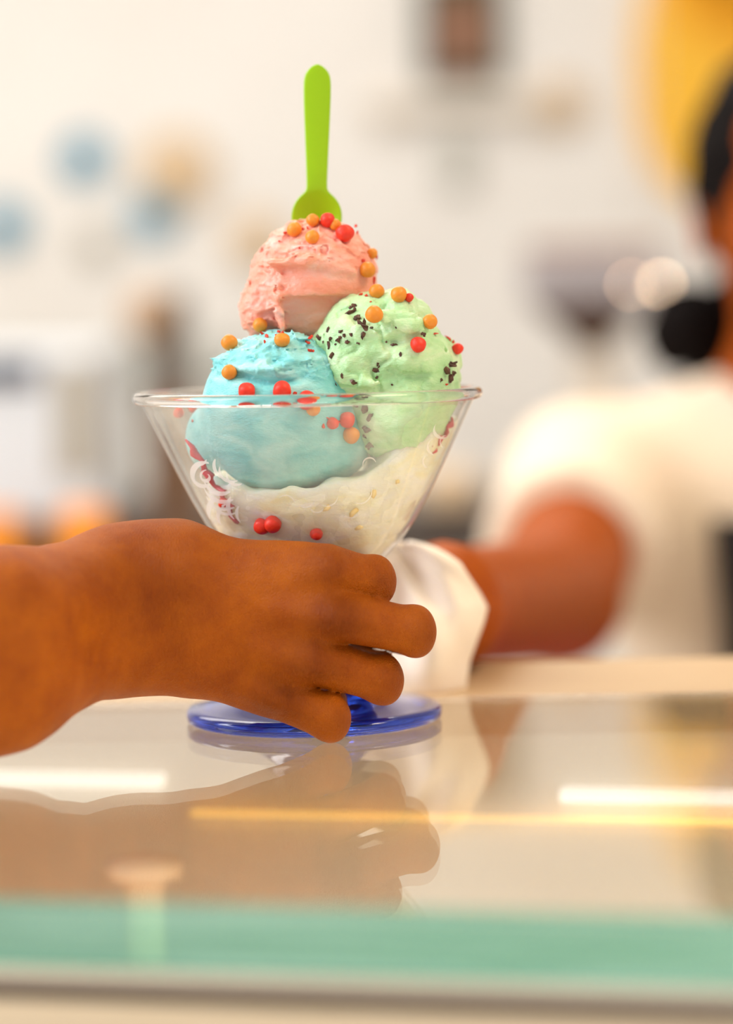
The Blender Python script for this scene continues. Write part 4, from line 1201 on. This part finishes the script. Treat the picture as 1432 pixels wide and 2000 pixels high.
# coffee grinder: dark body with tan hopper
b = on_counter(338); a = empty('coffee_grinder', b, 'tall brown and grey grinder with a round tan hopper left of the sundae', 'grinder')
bm = bmesh.new(); box(bm, -.020, .024, -.05, .05, .14, .26, .006); from_bm('body', bm, mat('grinder_grey', (122, 112, 104), .4), a)
bm = bmesh.new(); box(bm, -.026, .03, -.055, .055, 0, .1395, .006); from_bm('base', bm, M_brown, a)
bm = bmesh.new(); lathe(bm, [(0, .20), (.014, .20), (.024, .22), (.028, .235), (.024, .255), (.010, .262), (0, .262)], 24, mtx=Matrix.Translation((-.018, -.075, 0))); from_bm('hopper', bm, mat('hopper_tan', (190, 160, 132), .4), a, True)
# orange seats
def stool(px, py, Y, label):
    p = P(px, py, Y); o = empty('chair', (p.x, Y, FZ), label, 'chair', 'orange chairs beyond the counter')
    zb = p.z - FZ
    bm = bmesh.new(); box(bm, -.027, .027, -.014, .014, zb - .12, zb + .03, .012); from_bm('backrest', bm, M_orange, o)
    bm = bmesh.new(); box(bm, -.12, .12, -.26, -.02, zb - .36, zb - .33, .01); from_bm('seat', bm, M_orange, o)
    bm = bmesh.new(); box(bm, -.01, .01, -.010, .010, zb - .3299, zb - .1205, .003); from_bm('back_post', bm, M_dark, o)
    for sx in (-1, 1):
        for sy in (-.24, -.04):
            bm = bmesh.new(); tube(bm, [(sx * .09, sy, zb - .3605), (sx * .12, sy, 0)], .010, 10); from_bm('leg', bm, M_dark, o, True)
stool(165, 1048, 1.55, 'orange chair with its back showing above the forearm')
stool(-2, 1050, 1.95, 'orange chair cut by the left edge of the picture')
b = on_counter(86, 2.12); bgp = empty('shoulder_bag', b, 'navy bag on the back counter between the two orange chairs', 'bag')
def bag(q):
    d = smax(f_ell(q, (0, 0, .045), (.040, .045, .062)), .002 - q[:, 2], .004)
    return d - fbm(q, 30, 2, 3) * .003
solid_obj('bag_body', bag, (-.06, -.06, -.01), (.06, .06, .13), .004, M_navy, bgp)
bm = bmesh.new(); tube(bm, [(-.02, 0, .095), (-.017, 0, .125), (0, 0, .135), (.017, 0, .125), (.02, 0, .095)], .004, 8); from_bm('handle', bm, M_dark, bgp, True)
# right: coffee machine and dark bowl, lamps
b = on_counter(1165, 2.1)
a = empty('espresso_machine', b, 'silver grey espresso machine on the back counter behind the dark bowl', 'coffee machine')
zb_ = P(1160, 590, 2.1).z - b.z
bm = bmesh.new(); box(bm, -.075, .085, -.02, .12, zb_ + .0, zb_ + .055, .008); from_bm('body', bm, mat('machine_silver', (172, 166, 170), .4), a)
bm = bmesh.new(); box(bm, -.075, .075, -.015, .11, zb_ + .0555, zb_ + .07, .006); from_bm('cup_tray', bm, mat('machine_top', (178, 152, 140), .5), a)
bm = bmesh.new(); box(bm, -.02, .03, .02, .11, 0, zb_ - .0005, .006); from_bm('column', bm, M_shelf, a)
p = P(1155, 600, 2.02)
bwl = empty('serving_bowl', (p.x, 2.02, b.z), 'dark brown pedestal bowl in front of the espresso machine', 'bowl')
zz = p.z - b.z
bm = bmesh.new(); lathe(bm, [(0, zz - .05), (.014, zz - .045), (.046, zz - .016), (.068, zz + .004), (.063, zz + .004), (.042, zz - .011), (0, zz - .034)], 40); from_bm('bowl', bm, M_bronze, bwl, True)
bm = bmesh.new(); lathe(bm, [(0, 0), (.035, 0), (.030, .008), (.009, .02), (.007, zz - .0515), (0, zz - .0505)], 32); from_bm('pedestal', bm, M_shelf, bwl, True)
for (px, py, r, lab) in ((1292, 556, .0035, 'bright small lamp bulb next to the server\'s hair'), (1232, 556, .0022, 'dimmer small lamp bulb left of the bright one')):
    p = P(px, py, 1.95); lo = empty('spot_lamp', (p.x, 1.95, CZ), lab, 'lamp', 'small lamps near the espresso machine')
    zz = p.z - CZ
    bm = bmesh.new(); ball(bm, (0, 0, zz), r, 3); from_bm('bulb', bm, M_bulb, lo, True)
    bm = bmesh.new(); lathe(bm, [(0, zz + r * 1.6), (r * .6, zz + r * 1.6), (r * .7, zz + r * .7), (0, zz + r * .7)][::-1], 20); from_bm('socket', bm, M_shelf, lo, True)
    bm = bmesh.new(); tube(bm, [(0, 0, zz + r * 1.6), (0, 0, 0)], .0012, 6); from_bm('cord', bm, M_shelf, lo, True)
# paler round jar behind the bowl of the glass
b = on_counter(880, 2.1); jr = empty('storage_jar', b, 'pale round jar on the dark worktop right of the sundae', 'jar')
bm = bmesh.new(); lathe(bm, [(0, 0), (.028, 0), (.034, .01), (.034, .035), (.026, .046), (0, .046)], 32); from_bm('jar_body', bm, M_tan, jr, True)
bm = bmesh.new(); lathe(bm, [(0, .0465), (.022, .0465), (.020, .054), (0, .056)], 32); from_bm('lid', bm, M_bone, jr, True)
# wooden chair behind the forearm
p = P(345, 850, 1.85)
ch = empty('wooden_chair', (p.x, 1.85, FZ), 'brown wooden high-backed chair left of the sundae glass', 'chair')
zb = p.z - FZ
for sx in (-.022, .022):
    bm = bmesh.new(); box(bm, sx - .009, sx + .009, -.012, .012, .0, zb, .003); from_bm('back_post', bm, M_brown, ch)
for k in range(3):
    bm = bmesh.new(); box(bm, -.0125, .0125, -.008, .008, zb - .03 - k * .05, zb - .008 - k * .05, .002); from_bm('slat', bm, M_brown, ch)
bm = bmesh.new(); box(bm, -.08, .12, -.30, -.0125, .44, .47, .005); from_bm('seat', bm, M_brown, ch)
for sx in (-.065, .10):
    bm = bmesh.new(); box(bm, sx - .012, sx + .012, -.29, -.26, 0, .4395, .002); from_bm('leg', bm, M_brown, ch)
# cloth-covered ceiling lamps of the shop
M_lampdif = mat('lamp_diffuser', (255, 250, 240), .5, emit=(255, 246, 232), estr=1.5)
for i, (x, y, sx, sy, lab) in enumerate([(-.8, 2.4, 1.3, .8, 'large ceiling light panel over the back of the shop'), (.5, .7, .6, .4, 'ceiling light panel above the server'), (1.3, -.5, .4, .4, 'small ceiling light panel at the customer side')]):
    o = empty('ceiling_light', (x, y, CZ), lab, 'lamp', 'ceiling light panels')
    bm = bmesh.new(); box(bm, -sx, sx, -sy, sy, -.03, -.0005, .003); from_bm('diffuser', bm, M_lampdif, o)
    bm = bmesh.new()
    for bb in ((-sx - .03, -sx - .001, -sy, sy), (sx + .001, sx + .03, -sy, sy), (-sx - .03, sx + .03, -sy - .03, -sy - .001), (-sx - .03, sx + .03, sy + .001, sy + .03)):
        box(bm, bb[0], bb[1], bb[2], bb[3], -.035, -.0005, .002)
    from_bm('frame', bm, M_grey, o)
